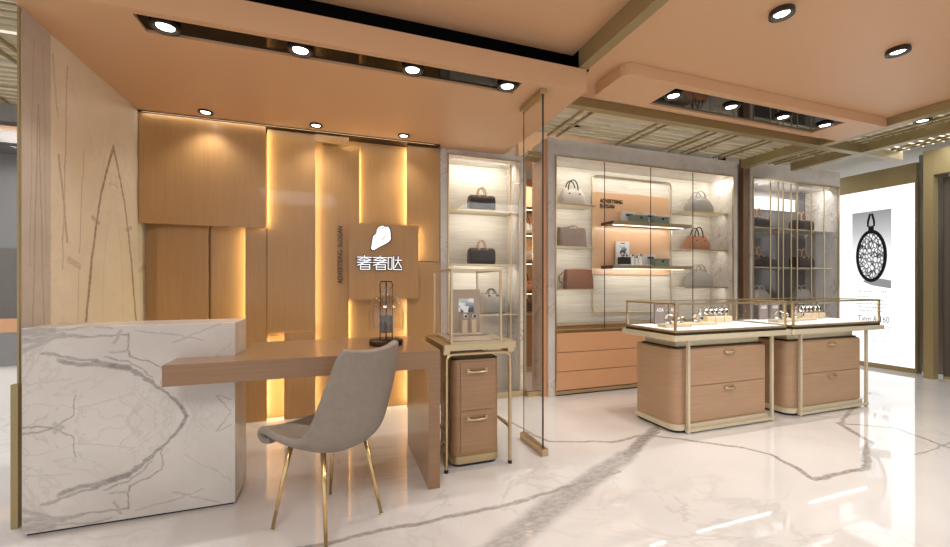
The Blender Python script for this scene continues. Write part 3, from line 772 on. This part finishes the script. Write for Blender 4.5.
box(OX0, OX1, CY + .02, CB - .01, 0, .029).build('shadow_plinth', M['black'], mc)
# peach accent panel with rounded corners, gold loop around
def rrect(x0, x1, z0, z1, r, n=6):
    p = []
    for cx_, cz_, a0 in ((x1 - r, z0 + r, 1.5 * PI), (x1 - r, z1 - r, 0), (x0 + r, z1 - r, .5 * PI), (x0 + r, z0 + r, PI)):
        for i in range(n + 1):
            a = a0 + PI / 2 * i / n; p.append((cx_ + r * math.cos(a), cz_ + r * math.sin(a)))
    return p
ap = MB().prism(rrect(2.70, 3.78, 1.225, 2.15, .05), CB - .022, CB - .001, 'y').build('accent_panel', M['peach_lacquer'], mc, label='peach lacquer panel')
MB(True).tube([(x, CB - .03, z) for x, z in rrect(2.685, 3.80, .80, 2.33, .06)], .008, 8, True).build('gold_loop', M['gold'], mc)
for i, (txt, z) in enumerate((('ADVERTISING', 2.052), ('SLOGAN', 1.995))):
    text_mesh('lettering', txt, .062, M['bronze'], (2.79, CB - .026, z), (PI / 2, 0, 0), mc, .003, 'LEFT', .80)
# shelves
for (x0, x1, z) in [(OX0 + .002, 2.585, q) for q in (1.945, 1.508, 1.068)] + [(3.80, OX1 - .006, q) for q in (1.965, 1.525, 1.085)]:
    s_ = box(x0, x1, CY + .06, CB - .002, z - .010, z, .001).build('shelf', M['cream'], mc)
    box(x0, x1 , CY + .05, CY + .0595, z - .013, z + .001).build('shelf_edge', M['gold'], s_)
for z in (1.80, 1.322):
    s_ = box(2.80, 3.88, CY + .06, CB - .032, z - .032, z, .002).build('shelf', M['bronze'], mc, label='thick bronze shelf in front of the peach panel')
    box(2.80, 3.88, CY + .048, CY + .0595, z - .036, z + .002).build('shelf_edge', M['gold2'], s_)
    box(2.85, 3.83, CY + .12, CY + .13, z - .037, z - .0325).build('led_strip', M['led_w'], s_)
# glass doors
xs = [OX0 + .004, 2.648, 3.246, 3.846, OX1 - .006]
for a, b in zip(xs, xs[1:]):
    gd = box(a + .0035, b - .0035, CY - .0, CY + .006, .657, OZ1 - .002).build('glass_door', M['glass'], mc)
m = MB()
for x in xs[1:-1]: m.box(x - .003, x + .003, CY + .0, CY + .006, .657, OZ1 - .002)
m.build_each('door_joint', M['bronze'], mc)

# the bags and boxes
BY = 3.70
tote((2.36, BY, 1.9455), 'ivory handbag with two black handles on the upper left cabinet shelf', .30, .14, .185, M['bag_white'], M['black'], .74, .085)
tb = thing('tote_bag', (2.36, BY, 1.5085), 'crumpled taupe tote bag on the middle left cabinet shelf', 'handbag')
m = MB(True); R = []; rr = random.Random(3)
for i in range(9):
    f = i / 8; ring = []
    for (px, py, pz) in supell(.325 * (1 - .02 * f), .13 * (1 - .4 * f), 40, .4, 1.5085 + .20 * f, 2.355, BY):
        ring.append((px + rr.uniform(-.004, .004), py + rr.uniform(-.006, .006), pz + (rr.uniform(-.008, .008) if i == 8 else 0)))
    R.append(ring)
m.loft(R); m.build('body', M['bag_taupe'], tb)
for yy in (BY - .03, BY + .03): MB(True).tube(arch(2.30, 2.42, yy, 1.68, .055), .005).build('handle', M['bag_taupe'], tb)
cl = thing('clutch_bag', (2.44, BY, 1.0685), 'cognac brown flat bag with a side wrist loop on the lower left cabinet shelf', 'handbag')
m = MB(True); m.loft([supell(.335 * a, .11 * b, 40, .28, 1.0685 + .205 * f, 2.44, BY) for f, a, b in ((0, .97, .95), (.03, 1, 1), (.5, .985, .9), (.93, .96, .6), (1, .95, .5))]); m.build('body', M['bag_brown'], cl)
MB(True).tube(arch(2.30, 2.58, BY - .02, 1.262, .018), .006).build('top_trim', M['tan'], cl)
MB(True).tube([(2.30, BY - .02, 1.25), (2.24, BY - .02, 1.245), (2.195, BY - .02, 1.20), (2.20, BY - .02, 1.15), (2.25, BY - .02, 1.125), (2.285, BY - .02, 1.14)], .006).build('wrist_loop', M['bag_brown'], cl)
tote((4.12, BY, 1.9655), 'pale grey bowling handbag on the top right cabinet shelf', .37, .15, .205, M['bag_grey'], M['bag_grey'], .62, .06, 'pale grey bowling handbags')
tote((4.12, BY, 1.0855), 'pale grey bowling handbag on the bottom right cabinet shelf', .37, .15, .205, M['bag_grey'], M['bag_grey'], .62, .06, 'pale grey bowling handbags')
tote((4.09, BY, 1.5255), 'tan orange handbag with black handles on the middle right cabinet shelf', .32, .15, .17, M['bag_orange'], M['black'], .84, .10)
def box_pair(x, y, z, w):
    c = thing('card_stand', (x, y + .07, z), 'pale grey card stand behind the green box, ' + w, 'display stand', 'grey card stands in the cabinet')
    box(x - .03, x + .155, y + .075, y + .095, z, z + .135, .003).build('card', M['card'], c)
    box(x + .025, x + .115, y + .071, y + .0745, z + .085, z + .108).build('label', M['black'], c)
    g_ = thing('leather_box', (x + .12, y, z), 'small sage green leather box with a black clasp, ' + w, 'box', 'sage green boxes in the cabinet')
    box(x + .035, x + .235, y - .04, y + .045, z, z + .056, .004).build('body', M['greybox'], g_)
    box(x + .033, x + .237, y - .042, y + .047, z + .0565, z + .082, .004).build('lid', M['greybox'], g_)
    MB(True).cyl((x + .135, y - .050, z + .052), (x + .135, y - .043, z + .052), .014, .014).build('clasp', M['black'], g_)
box_pair(3.06, 3.66, 1.803, 'left on the upper bronze shelf')
box_pair(3.36, 3.66, 1.803, 'right on the upper bronze shelf')
box_pair(3.36, 3.66, 1.325, 'on the lower bronze shelf')
bd = thing('photo_stand', (3.05, 3.74, 1.325), 'white upright board with a small photo on the lower bronze shelf', 'display board')
box(2.965, 3.145, 3.75, 3.765, 1.325, 1.60, .002).build('board', M['white'], bd)
box(3.015, 3.105, 3.7475, 3.7495, 1.46, 1.55).build('photo', M['photo'], bd, label='small colour photo')
box(3.03, 3.08, 3.7475, 3.7495, 1.574, 1.584, .002).build('emblem', M['black'], bd, label='small dark emblem')
tag(box(2.80 + .10, 3.33, 3.60, 3.73, 1.3245, 1.334, .001).build('white_tray', M['white_tray']), 'flat white tray under the black cup on the lower bronze shelf', 'tray')
bk = thing('black_box', (3.0, 3.65, 1.3345), 'ribbed black cube holder on the white tray', 'holder')
box(2.945, 3.055, 3.62, 3.70, 1.3345, 1.415, .002).build('body', M['black'], bk)
m = MB()
for i in range(5): m.box(2.955 + i * .022, 2.961 + i * .022, 3.614, 3.6195, 1.345, 1.405)
m.build_each('rib', M['ring'], bk)
for i in range(2): ring_watch((2.975 + .045 * i, 3.66, 1.4155), 'silver watch on the %s of the black holder' % ('left', 'right')[i], .018)
for i, (x, h, w) in enumerate(((3.095, .085, 'left'), (3.15, .07, 'middle'), (3.205, .09, 'right'))):
    tag(box(x - .02, x + .02, 3.635, 3.675, 1.3345, 1.3345 + h, .002).build('watch_block', M['white_tray']), 'white watch block on the white tray, %s of three' % w, 'display block', 'white blocks on the cabinet tray')
    ring_watch((x, 3.655, 1.3345 + h + .0005), 'silver watch on the %s white block of the cabinet tray' % w, .017)

# ------------------------------------------------------------------ passage and showroom beyond
struct('wall_passage', box(1.801, 1.83, 3.90, 5.6, 0, 2.74).box(3.1, 3.14, 3.90, 5.6, 0, 2.74).box(1.83, 3.14, 5.6, 5.64, 0, 2.74), M['peach'])
tag(MB().box(1.938, 1.984, 3.56, 3.60, 0, 2.56).build('passage_post', M['drawer_peach']), 'slim orange post between the passage and the wide bag cabinet', 'post')
struct('trim_7', box(1.80, 1.938, 3.60, 3.64, 0, .05), M['gold'])
struct('trim_8', box(1.80, 1.984, 3.60, 3.80, 2.40, 2.44), M['gold2'])
vc = thing('showroom_unit', (2.5, 5.0, 0), 'tall oak and peach shelving unit seen through the narrow passage', 'cabinet')
MB(True).rbox(2.15, 2.95, 4.66, 5.15, .06, .72, .08, 8, (1, 1, 0, 0)).build('base_cabinet', M['wood_h'], vc)
MB(True).rbox(2.14, 2.96, 4.65, 5.15, 0, .06, .08, 8, (1, 1, 0, 0)).build('plinth', M['gold'], vc)
MB(True).rbox(2.13, 2.97, 4.64, 5.15, .72, .75, .08, 8, (1, 1, 0, 0)).build('top', M['gold'], vc)
box(2.13, 2.97, 5.155, 5.20, 0, 2.5).build('back_panel', M['peach_lacquer'], vc)
for z in (1.02, 1.42, 1.80, 2.15):
    s_ = box(2.13, 2.97, 4.85, 5.15, z - .03, z).build('shelf', M['bronze'], vc)
    box(2.2, 2.9, 4.88, 4.90, z - .036, z - .0305).build('led_strip', M['led_w'], s_)
duffel((2.42, 4.98, 1.4205), 'pale grey bag on a far shelf seen through the passage', .25, .14, .17, M['bag_grey'], M['tan'])
tote((2.42, 4.98, 1.0205), 'tan bag on a far shelf seen through the passage', .26, .14, .16, M['bag_orange'], M['bronze'])
duffel((2.42, 4.95, .7505), 'dark brown bag on the far oak base seen through the passage', .24, .14, .17, M['bag_dark'], M['tan'])
tote((2.44, 4.98, 1.8005), 'grey bag on the highest far shelf seen through the passage', .26, .14, .15, M['bag_grey'], M['bronze'])

# ------------------------------------------------------------------ column beside, glass cabinet with gold rods
struct('wall_recess', box(4.536, 4.62, 3.75, 3.79, 0, 2.74), M['void'])  # black sheet painted in place of the shade between the cabinets
tag(box(4.652, 4.744, 3.545, 3.60, 0, 2.735).build('column', M['brownwood']), 'square brown wood column between the two large cabinets', 'column')
rcx = thing('rod_cabinet', (5.58, 3.7, 0), 'marble-framed glass cabinet with gold rods and four brown bags', 'cabinet')
RX0, RX1, RB = 4.752, 6.42, 3.93
m = MB(); m.box(RX0, RX0 + .045, CY, RB, 0, 2.62).box(RX1 - .045, RX1, CY, RB, 0, 2.62).box(RX0 + .045, RX1 - .045, CY, RB, 2.41, 2.62)
m.build('marble_frame', M['surround'], rcx)
box(RX1 - .049, RX1 - .0455, CY + .003, RB - .003, .5, 2.41).build('inner_side', M['inner_marble'], rcx, label='white marble inner side')
box(RX0, RX1, RB + .001, RB + .04, 0, 2.62).build('back_panel', M['grey_back'], rcx)
box(RX0 + .05, 6.12, RB - .03, RB - .001, 2.14, 2.30).build('light_panel', M['panel_glow'], rcx, label='glowing white panel at the back')
m = MB(); m.box(RX0 + .035, RX0 + .047, CY - .012, CY - .001, 0, 2.42).box(RX1 - .047, RX1 - .035, CY - .012, CY - .001, 0, 2.42).box(RX0 + .04, RX1 - .04, CY - .012, CY - .001, 2.40, 2.42)
m.build_each('gold_trim', M['gold'], rcx)
box(RX0 + .046, RX1 - .05, CY + .01, RB - .002, 0, .55).build('base_cabinet', M['counter_wood'], rcx)
for x in (5.136, 5.277, 5.365, 5.511, 5.626, 5.895, 6.148):
    MB(True).cyl((x, CY + .03, .55), (x, CY + .03, 2.40), .0085, .0085, 12).build('rod', M['gold'], rcx)
for z in (1.83, 1.335, .87):
    for a, b in ((RX0 + .05, 5.60), (5.64, RX1 - .05)):
        s_ = box(a, b, CY + .05, RB - .04, z - .012, z, .001).build('shelf', M['cream'], rcx)
m = MB(); 
m.box(RX0 + .048, 5.62, CY - .001, CY + .005, .555, 2.405).box(5.63, RX1 - .05, CY - .001, CY + .005, .555, 2.405)
m.build_each('glass_door', M['glass'], rcx)
for x, z, w in ((5.09, 1.8305, 'upper left'), (5.93, 1.8305, 'upper right'), (5.09, 1.3355, 'middle left'), (5.93, 1.3355, 'middle right')):
    duffel((x, 3.70, z), 'dark brown bowling bag with tan handle, %s in the gold rod cabinet' % w, .29, .15, .15, M['bag_dark'], M['tan'], 'brown bags in the gold rod cabinet', .10, 'bowling_bag')
for x, w in ((5.13, 'left'), (5.93, 'right')):
    tote((x, 3.70, .8705), 'grey bag low on the %s in the gold rod cabinet' % w, .32, .15, .18, M['bag_grey'], M['bag_grey'], .62, .05, 'grey bags in the gold rod cabinet')

# ------------------------------------------------------------------ lit watch poster
PX = 6.85
lb = thing('poster_lightbox', (PX + .05, 3.5, 0), 'tall gold-framed light box with a black and white pocket watch poster', 'light box')
LY0, LY1 = 2.975, 4.2
m = MB(); m.box(PX, PX + .12, LY0 - .014, LY1, 0, .06).box(PX, PX + .12, LY0 - .014, LY1, 2.392, 2.64).box(PX, PX + .12, LY0 - .014, LY0, .06, 2.392).box(PX, PX + .12, LY1, LY1 + .03, 0, 2.64)
m.build('frame', M['gold2'], lb)
box(PX + .01, PX + .10, LY0, LY1, .06, 2.392).build('lit_panel', emit('lit_white_panel', (1, 1, 1), 1.25), lb, label='glowing white face')
def estop(name, rgb, k=1.0): return emit(name, rgb, k)
# printed picture area (grey wash getting paler downwards, part of the print)
t = NT('poster_print'); tc = t.n('ShaderNodeTexCoord'); sp = t.n('ShaderNodeSeparateXYZ'); t.l(tc.outputs['Object'], sp.inputs[0])
e = t.n('ShaderNodeEmission'); t.l(t.ramp(t.math('MULTIPLY', t.math('SUBTRACT', sp.outputs[2], 1.14), 1.04), [(0, (.98, .98, .98)), (.42, (.95, .95, .95)), (.72, (.52, .52, .52)), (1, (.30, .30, .30))]), e.inputs[0]); t.l(e.outputs[0], t.out.inputs[0])
box(PX + .006, PX + .0095, 3.203, 3.624, 1.14, 2.107).build('print_background', t.m, lb)
def oval(cy, cz, ry, rz, n=40): return [(cy + ry * math.cos(2 * PI * i / n), cz + rz * math.sin(2 * PI * i / n)) for i in range(n)]
wc = (3.412, 1.50)
MB().prism([(3.50, 1.15), (3.46, 1.205), (3.30, 1.19), (3.203, 1.165), (3.203, 1.06), (3.28, 1.075), (3.40, 1.10)], PX + .0045, PX + .0055, 'x').build('print_shadow', estop('print_grey', (.28, .28, .28)), lb)
m = MB(); m.prism(oval(wc[0], wc[1], .168, .355), PX + .0025, PX + .004, 'x'); m.box(PX + .0025, PX + .004, wc[0] - .03, wc[0] + .03, 1.84, 1.90)
m.build('watch_print_rim', estop('print_black', (.012, .012, .012)), lb)
t = NT('watch_print'); v = t.coord((1, 1, .5)); vo = t.n('ShaderNodeTexVoronoi'); t.l(v, vo.inputs['Vector']); vo.inputs['Scale'].default_value = 34; vo.feature = 'DISTANCE_TO_EDGE'
n1 = t.noise(v, 28, 4); q = t.math('ADD', t.math('MULTIPLY', vo.outputs[0], 2.4), t.math('MULTIPLY', n1, .6))
e = t.n('ShaderNodeEmission'); t.l(t.ramp(q, [(.3, (.02, .02, .02)), (.5, (.22, .22, .22)), (.72, (.62, .62, .62)), (.9, (.9, .9, .9))]), e.inputs[0]); t.l(e.outputs[0], t.out.inputs[0])
MB().prism(oval(wc[0], wc[1], .132, .305), PX + .001, PX + .002, 'x').build('watch_print_movement', t.m, lb)
MB(True).tube([(PX + .002, wc[0] - .034, 1.905), (PX + .002, wc[0] - .032, 1.97), (PX + .002, wc[0] - .010, 2.07), (PX + .002, wc[0] + .010, 2.07), (PX + .002, wc[0] + .032, 1.97), (PX + .002, wc[0] + .034, 1.905)], .012, 8, True).build('watch_print_bow', estop('print_black_2', (.012, .012, .012)), lb)
m = MB()
for ang, L, w_ in ((.8, .16, .006), (2.5, .11, .008)):
    m.prism([(wc[0] - w_, wc[1]), (wc[0] + w_, wc[1]), (wc[0] + L * math.cos(ang), wc[1] + L * 1.6 * math.sin(ang))], PX, PX + .0008, 'x')
m.build_each('watch_print_hands', estop('print_black_3', (.02, .02, .02)), lb)
M['ink'] = estop('print_ink', (.05, .05, .05))
RT = (PI / 2, 0, -PI / 2)
for body, z, s_, k in (('FOR THE WATCH LOVER', 1.015, .045, .62), ('From our collection of luxury diamonds and fine', .948, .032, .55), ('watches, we select by diamonds Piaget', .900, .032, .55),
                       ('timepieces, for those who see the extraordinary', .853, .032, .55), ('Please contact our specialists through', .806, .032, .55), ('Boutique + 528    M    + international', .760, .032, .55)):
    text_mesh('poster_lettering', body, s_, M['ink'], (PX + .003, 3.41, z), RT, lb, .0005, 'CENTER', k)
text_mesh('poster_lettering', 'Tiem & 160', .115, M['ink'], (PX + .003, 3.39, .645), RT, lb, .0005, 'CENTER', .62)
text_mesh('poster_lettering', 'Our diamonds\nfrom 1847', .028, M['ink'], (PX + .003, 3.25, .535), RT, lb, .0005, 'CENTER', .6)
text_mesh('poster_lettering', 'Tiem Pocket Watches 160\nParis', .028, M['ink'], (PX + .003, 3.36, .345), RT, lb, .0005, 'CENTER', .6)

# steel strip, gold portal and steel doors at far right
struct('wall_steel', box(6.90, 6.96, 2.72, 2.958, .03, 2.73), M['steel'])
pt = thing('gold_portal', (6.7, 2.7, 0), 'gold door portal at the right edge beside the lit poster', 'portal')
box(6.62, 6.72, 2.715, 2.80, 0, 2.70).build('post', M['gold2'], pt)
box(6.62, 6.72, 1.2, 2.7145, 2.40, 2.70).build('lintel', M['gold2'], pt)
box(6.62, 6.72, 1.11, 1.1995, 0, 2.70).build('post', M['gold2'], pt)
ed = thing('elevator_door', (6.8, 2.2, 0), 'smoked steel double door standing in the gold portal', 'door')
for a, b in ((1.21, 1.985), (1.99, 2.64)): box(6.80, 6.84, a, b, .03, 2.38).build('leaf', M['dark_steel'], ed)
box(6.79, 6.87, 1.21, 2.70, 0, .029).build('sill', M['gold'], ed)
box(6.79, 6.87, 2.645, 2.70, .03, 2.38).build('jamb', M['dark_steel'], ed)

# ------------------------------------------------------------------ island counters
def island(x0, label):
    """x0: left post line; built where it stands"""
    dx = x0
    t_ = thing('island_counter', (dx + .44, 2.58, 0), label, 'display counter', 'glass-topped oak island counters')
    q = lambda v_: v_ + dx
    MB(True).rbox(q(-.11), q(.915), 2.345, 2.82, .022, .062, .075, 8).build('base', M['cream'], t_)
    MB().rbox(q(-.09), q(.90), 2.36, 2.80, 0, .022, .07, 8).build('plinth', M['black'], t_)
    MB(True).rbox(q(-.10), q(.895), 2.36, 2.80, .062, .628, .075, 8).build('body', M['counter_wood'], t_)
    box(q(-.03), q(.86), 2.42, 2.74, .6285, .71).build('neck', M['cream'], t_)
    box(q(-.045), q(.875), 2.40, 2.76, .6283, .640).build('neck_shadow_gap', M['bronze'], t_)
    for z0, z1 in ((.075, .342), (.348, .622)):
        d_ = box(q(.030), q(.840), 2.352, 2.3595, z0, z1, .001).build('drawer', M['counter_wood'], t_)
        handle(d_, q(.44), 2.352, z1 - .035, .085, .018)
    for xx in (0, .885):
        box(q(xx - .011), q(xx + .011), 2.318, 2.340, .0, .71, .003).build('leg', M['cream'], t_)
    box(q(-.02), q(.905), 2.3185, 2.3395, .012, .032).build('floor_rail', M['cream'], t_)
    MB(True).rbox(q(-.222), q(.985), 2.24, 2.80, .7105, .748, .015, 4).build('table_top', M['cream'], t_)
    box(q(-.19), q(.955), 2.262, 2.78, .7485, .768).build('tray_rim', M['bronze'], t_)
    glass_case(t_, q(-.185), q(.95), 2.268, 2.77, .768, .982, .007)
    box(q(.03), q(.79), 2.270, 2.282, .7065, .7103).build('led_strip', M['led_c'], t_)
    return t_
island(2.49, 'oak island counter with glass top and two drawers, nearer the middle of the room')
island(3.72, 'oak island counter with glass top and two drawers, nearer the lit poster')
area('case_light', (2.87, 2.58, .965), (0, 0, 0), 1.0, .02, .7, (1, .97, .92))
area('case_light', (4.10, 2.58, .965), (0, 0, 0), 1.0, .02, .7, (1, .97, .92))
def contents(dx, w):
    z = .7855
    q = lambda v_: v_ + dx
    tag(box(q(-.10), q(.16), 2.44, 2.53, z, z + .022, .003).build('display_plinth', M['beige_block']), 'low beige plinth at the left of the %s glass case' % w, 'display block')
    tag(box(q(.14), q(.50), 2.50, 2.64, z, z + .014, .003).build('display_plinth', M['beige_block']), 'flat beige platform in the middle of the %s glass case' % w, 'display block')
    for x, s_ in ((.09, 'left'), (.24, 'right')):
        c = thing('lettered_card', (q(x), 2.70, z), 'grey upright card with white lettering, %s in the %s glass case' % (s_, w), 'display card', 'grey cards in the glass cases')
        box(q(x - .055), q(x + .055), 2.70, 2.715, z, z + .165, .002).build('card', M['card_grey'], c)
        text_mesh('lettering', 'ASIA', .045, M['white'], (q(x), 2.699, z + .115), (PI / 2, 0, 0), c, .0008, 'CENTER', .8)
    for i, x in enumerate((.50, .60, .70)):
        tag(box(q(x), q(x + .092), 2.60, 2.72, z, z + .055, .003).build('watch_block', M['beige_block']), 'beige cube at the right of the %s glass case, %s of three' % (w, ('left', 'middle', 'right')[i]), 'display block', 'beige cubes in the glass cases')
    for i, (x, y, zz, p) in enumerate(((.18, 2.57, .0145, 'on the flat platform, left'), (.36, 2.57, .0145, 'on the flat platform, right'), (.52, 2.66, .0555, 'first on the cubes'), (.575, 2.66, .0555, 'second on the cubes'),
                                       (.63, 2.66, .0555, 'third on the cubes'), (.695, 2.66, .0555, 'fourth on the cubes'), (.75, 2.66, .0555, 'last on the cubes'), (-.03, 2.48, .0225, 'on the low plinth'))):
        ring_watch((q(x), y, z + zz), 'silver watch in the %s glass case, %s' % (w, p), .038 if i else .028, 'silver watches in the glass cases', 0, .026)
contents(2.49, 'nearer')
contents(3.72, 'farther')

# ------------------------------------------------------------------ neighbouring cabinet seen past the left pier
fc = thing('side_cabinet', (-2.8, 4.6, 0), 'dark glass showcase with an orange shelf, past the left pier', 'cabinet')
box(-3.5, -2.30, 4.5, 5.0, .0, .43).build('plinth', M['white'], fc)
box(-3.5, -2.30, 4.48, 5.0, .43, .72).build('lower_case', M['steel'], fc)
box(-3.5, -2.30, 4.40, 5.0, .72, .83).build('worktop', M['drawer_peach'], fc, label='orange worktop edge')
box(-3.5, -2.30, 4.5, 4.9, .83, 1.42).build('dark_panel', M['dark_steel'], fc)
box(-3.5, -2.30, 4.85, 4.9, 1.42, 2.60).build('back_panel', M['steel'], fc)
box(-3.5, -2.30, 4.5, 4.51, 1.43, 2.30).build('glass_door', M['glass'], fc)
box(-3.5, -2.30, 4.45, 4.9, 2.30, 2.40).build('top', M['dark_steel'], fc)
box(-3.5, -2.30, 4.45, 4.9, 2.40, 2.44).build('cornice', M['drawer_peach'], fc)

# ------------------------------------------------------------------ light
w = bpy.data.worlds.new('world'); sc.world = w; w.use_nodes = True
bg = w.node_tree.nodes['Background']; bg.inputs[0].default_value = (.95, .97, 1, 1); bg.inputs[1].default_value = .85
# cabinet lights
WW = (1, .95, .86)
area('niche_light', (1.37, 3.76, 2.325), (math.radians(40), 0, 0), .62, .10, 2.6, WW)
area('niche_light', (1.37, 3.74, 1.83), (math.radians(40), 0, 0), .6, .03, 1.3, WW)
area('niche_light', (1.37, 3.74, 1.30), (math.radians(40), 0, 0), .6, .03, 1.3, WW)
area('cabinet_light', (3.26, 3.63, 2.372), (math.radians(25), 0, 0), 2.3, .12, 5.5, WW)
for z in (1.93, 1.495, 1.055): area('shelf_light', (2.33, 3.63, z), (math.radians(40), 0, 0), .48, .03, .8, WW)
for z in (1.95, 1.51, 1.07): area('shelf_light', (4.12, 3.63, z), (math.radians(40), 0, 0), .6, .03, .75, (1, .93, .84))
for z in (1.76, 1.28): area('shelf_light', (3.33, 3.66, z), (math.radians(40), 0, 0), 1.0, .03, 1.3, WW)
area('cabinet_light', (4.30, 3.66, 2.36), (0, math.radians(-40), 0), .08, .2, .4, (1, .97, .93))
area('rod_cabinet_light', (5.6, 3.62, 2.385), (math.radians(40), 0, 0), 1.5, .04, 5, (1, .97, .93))
area('passage_fill_light', (2.4, 4.6, 2.6), (0, 0, 0), .8, .6, 22, WW)  # unseen lamp added to light the room beyond the passage
area('wall_washer', (-.25, 3.60, 2.392), (math.radians(15), 0, 0), 2.2, .02, 2, WW)
# added fill lamps without fittings: over the lattices, in the room, at the sides 
for x, y, sx_, sy_, p_ in ((3.1, 3.15, 2.6, .5, 5), (4.94, 1.5, .4, 1.8, 3), (4.94, 3.1, .4, .5, 1.5), (5.62, 1.5, .4, 1.8, 3), (-2.4, 3.3, 1.2, 1.4, 6)):
    area('lattice_fill_light', (x, y, 2.64), (PI, 0, 0), sx_, sy_, p_, (1, .97, .92))  # uplights added to brighten the white ceiling over the slats
area('room_fill_light', (-.6, -.6, 2.66), (0, 0, 0), 1.2, 1.2, 50, (.96, .98, 1))  # unseen overhead fill, added to brighten the whole room
area('room_fill_light', (3.0, .2, 2.56), (0, 0, 0), 1.6, .8, 32, (.96, .98, 1))
area('corridor_fill_light', (6.1, 1.6, 2.72), (0, 0, 0), .8, 2.2, 30, (.96, .98, 1))  # unseen fill lamps added to brighten the corridor and left side
area('corridor_fill_light', (6.6, 5.2, 2.72), (0, 0, 0), .8, 2.2, 30, (.96, .98, 1))
area('corridor_fill_light', (-2.8, 3.2, 2.55), (0, 0, 0), .8, 1.6, 40, (.96, .98, 1))

sc.view_settings.view_transform = 'Standard'; sc.view_settings.look = 'None'
sc.view_settings.gamma = 1; sc.view_settings.use_curve_mapping = False
sc.view_settings.exposure = 0.19
sc.cycles.use_denoising = True
sc.cycles.max_bounces = 8; sc.cycles.transparent_max_bounces = 16
sc.cycles.sample_clamp_indirect = 6; sc.cycles.caustics_reflective = False; sc.cycles.caustics_refractive = False
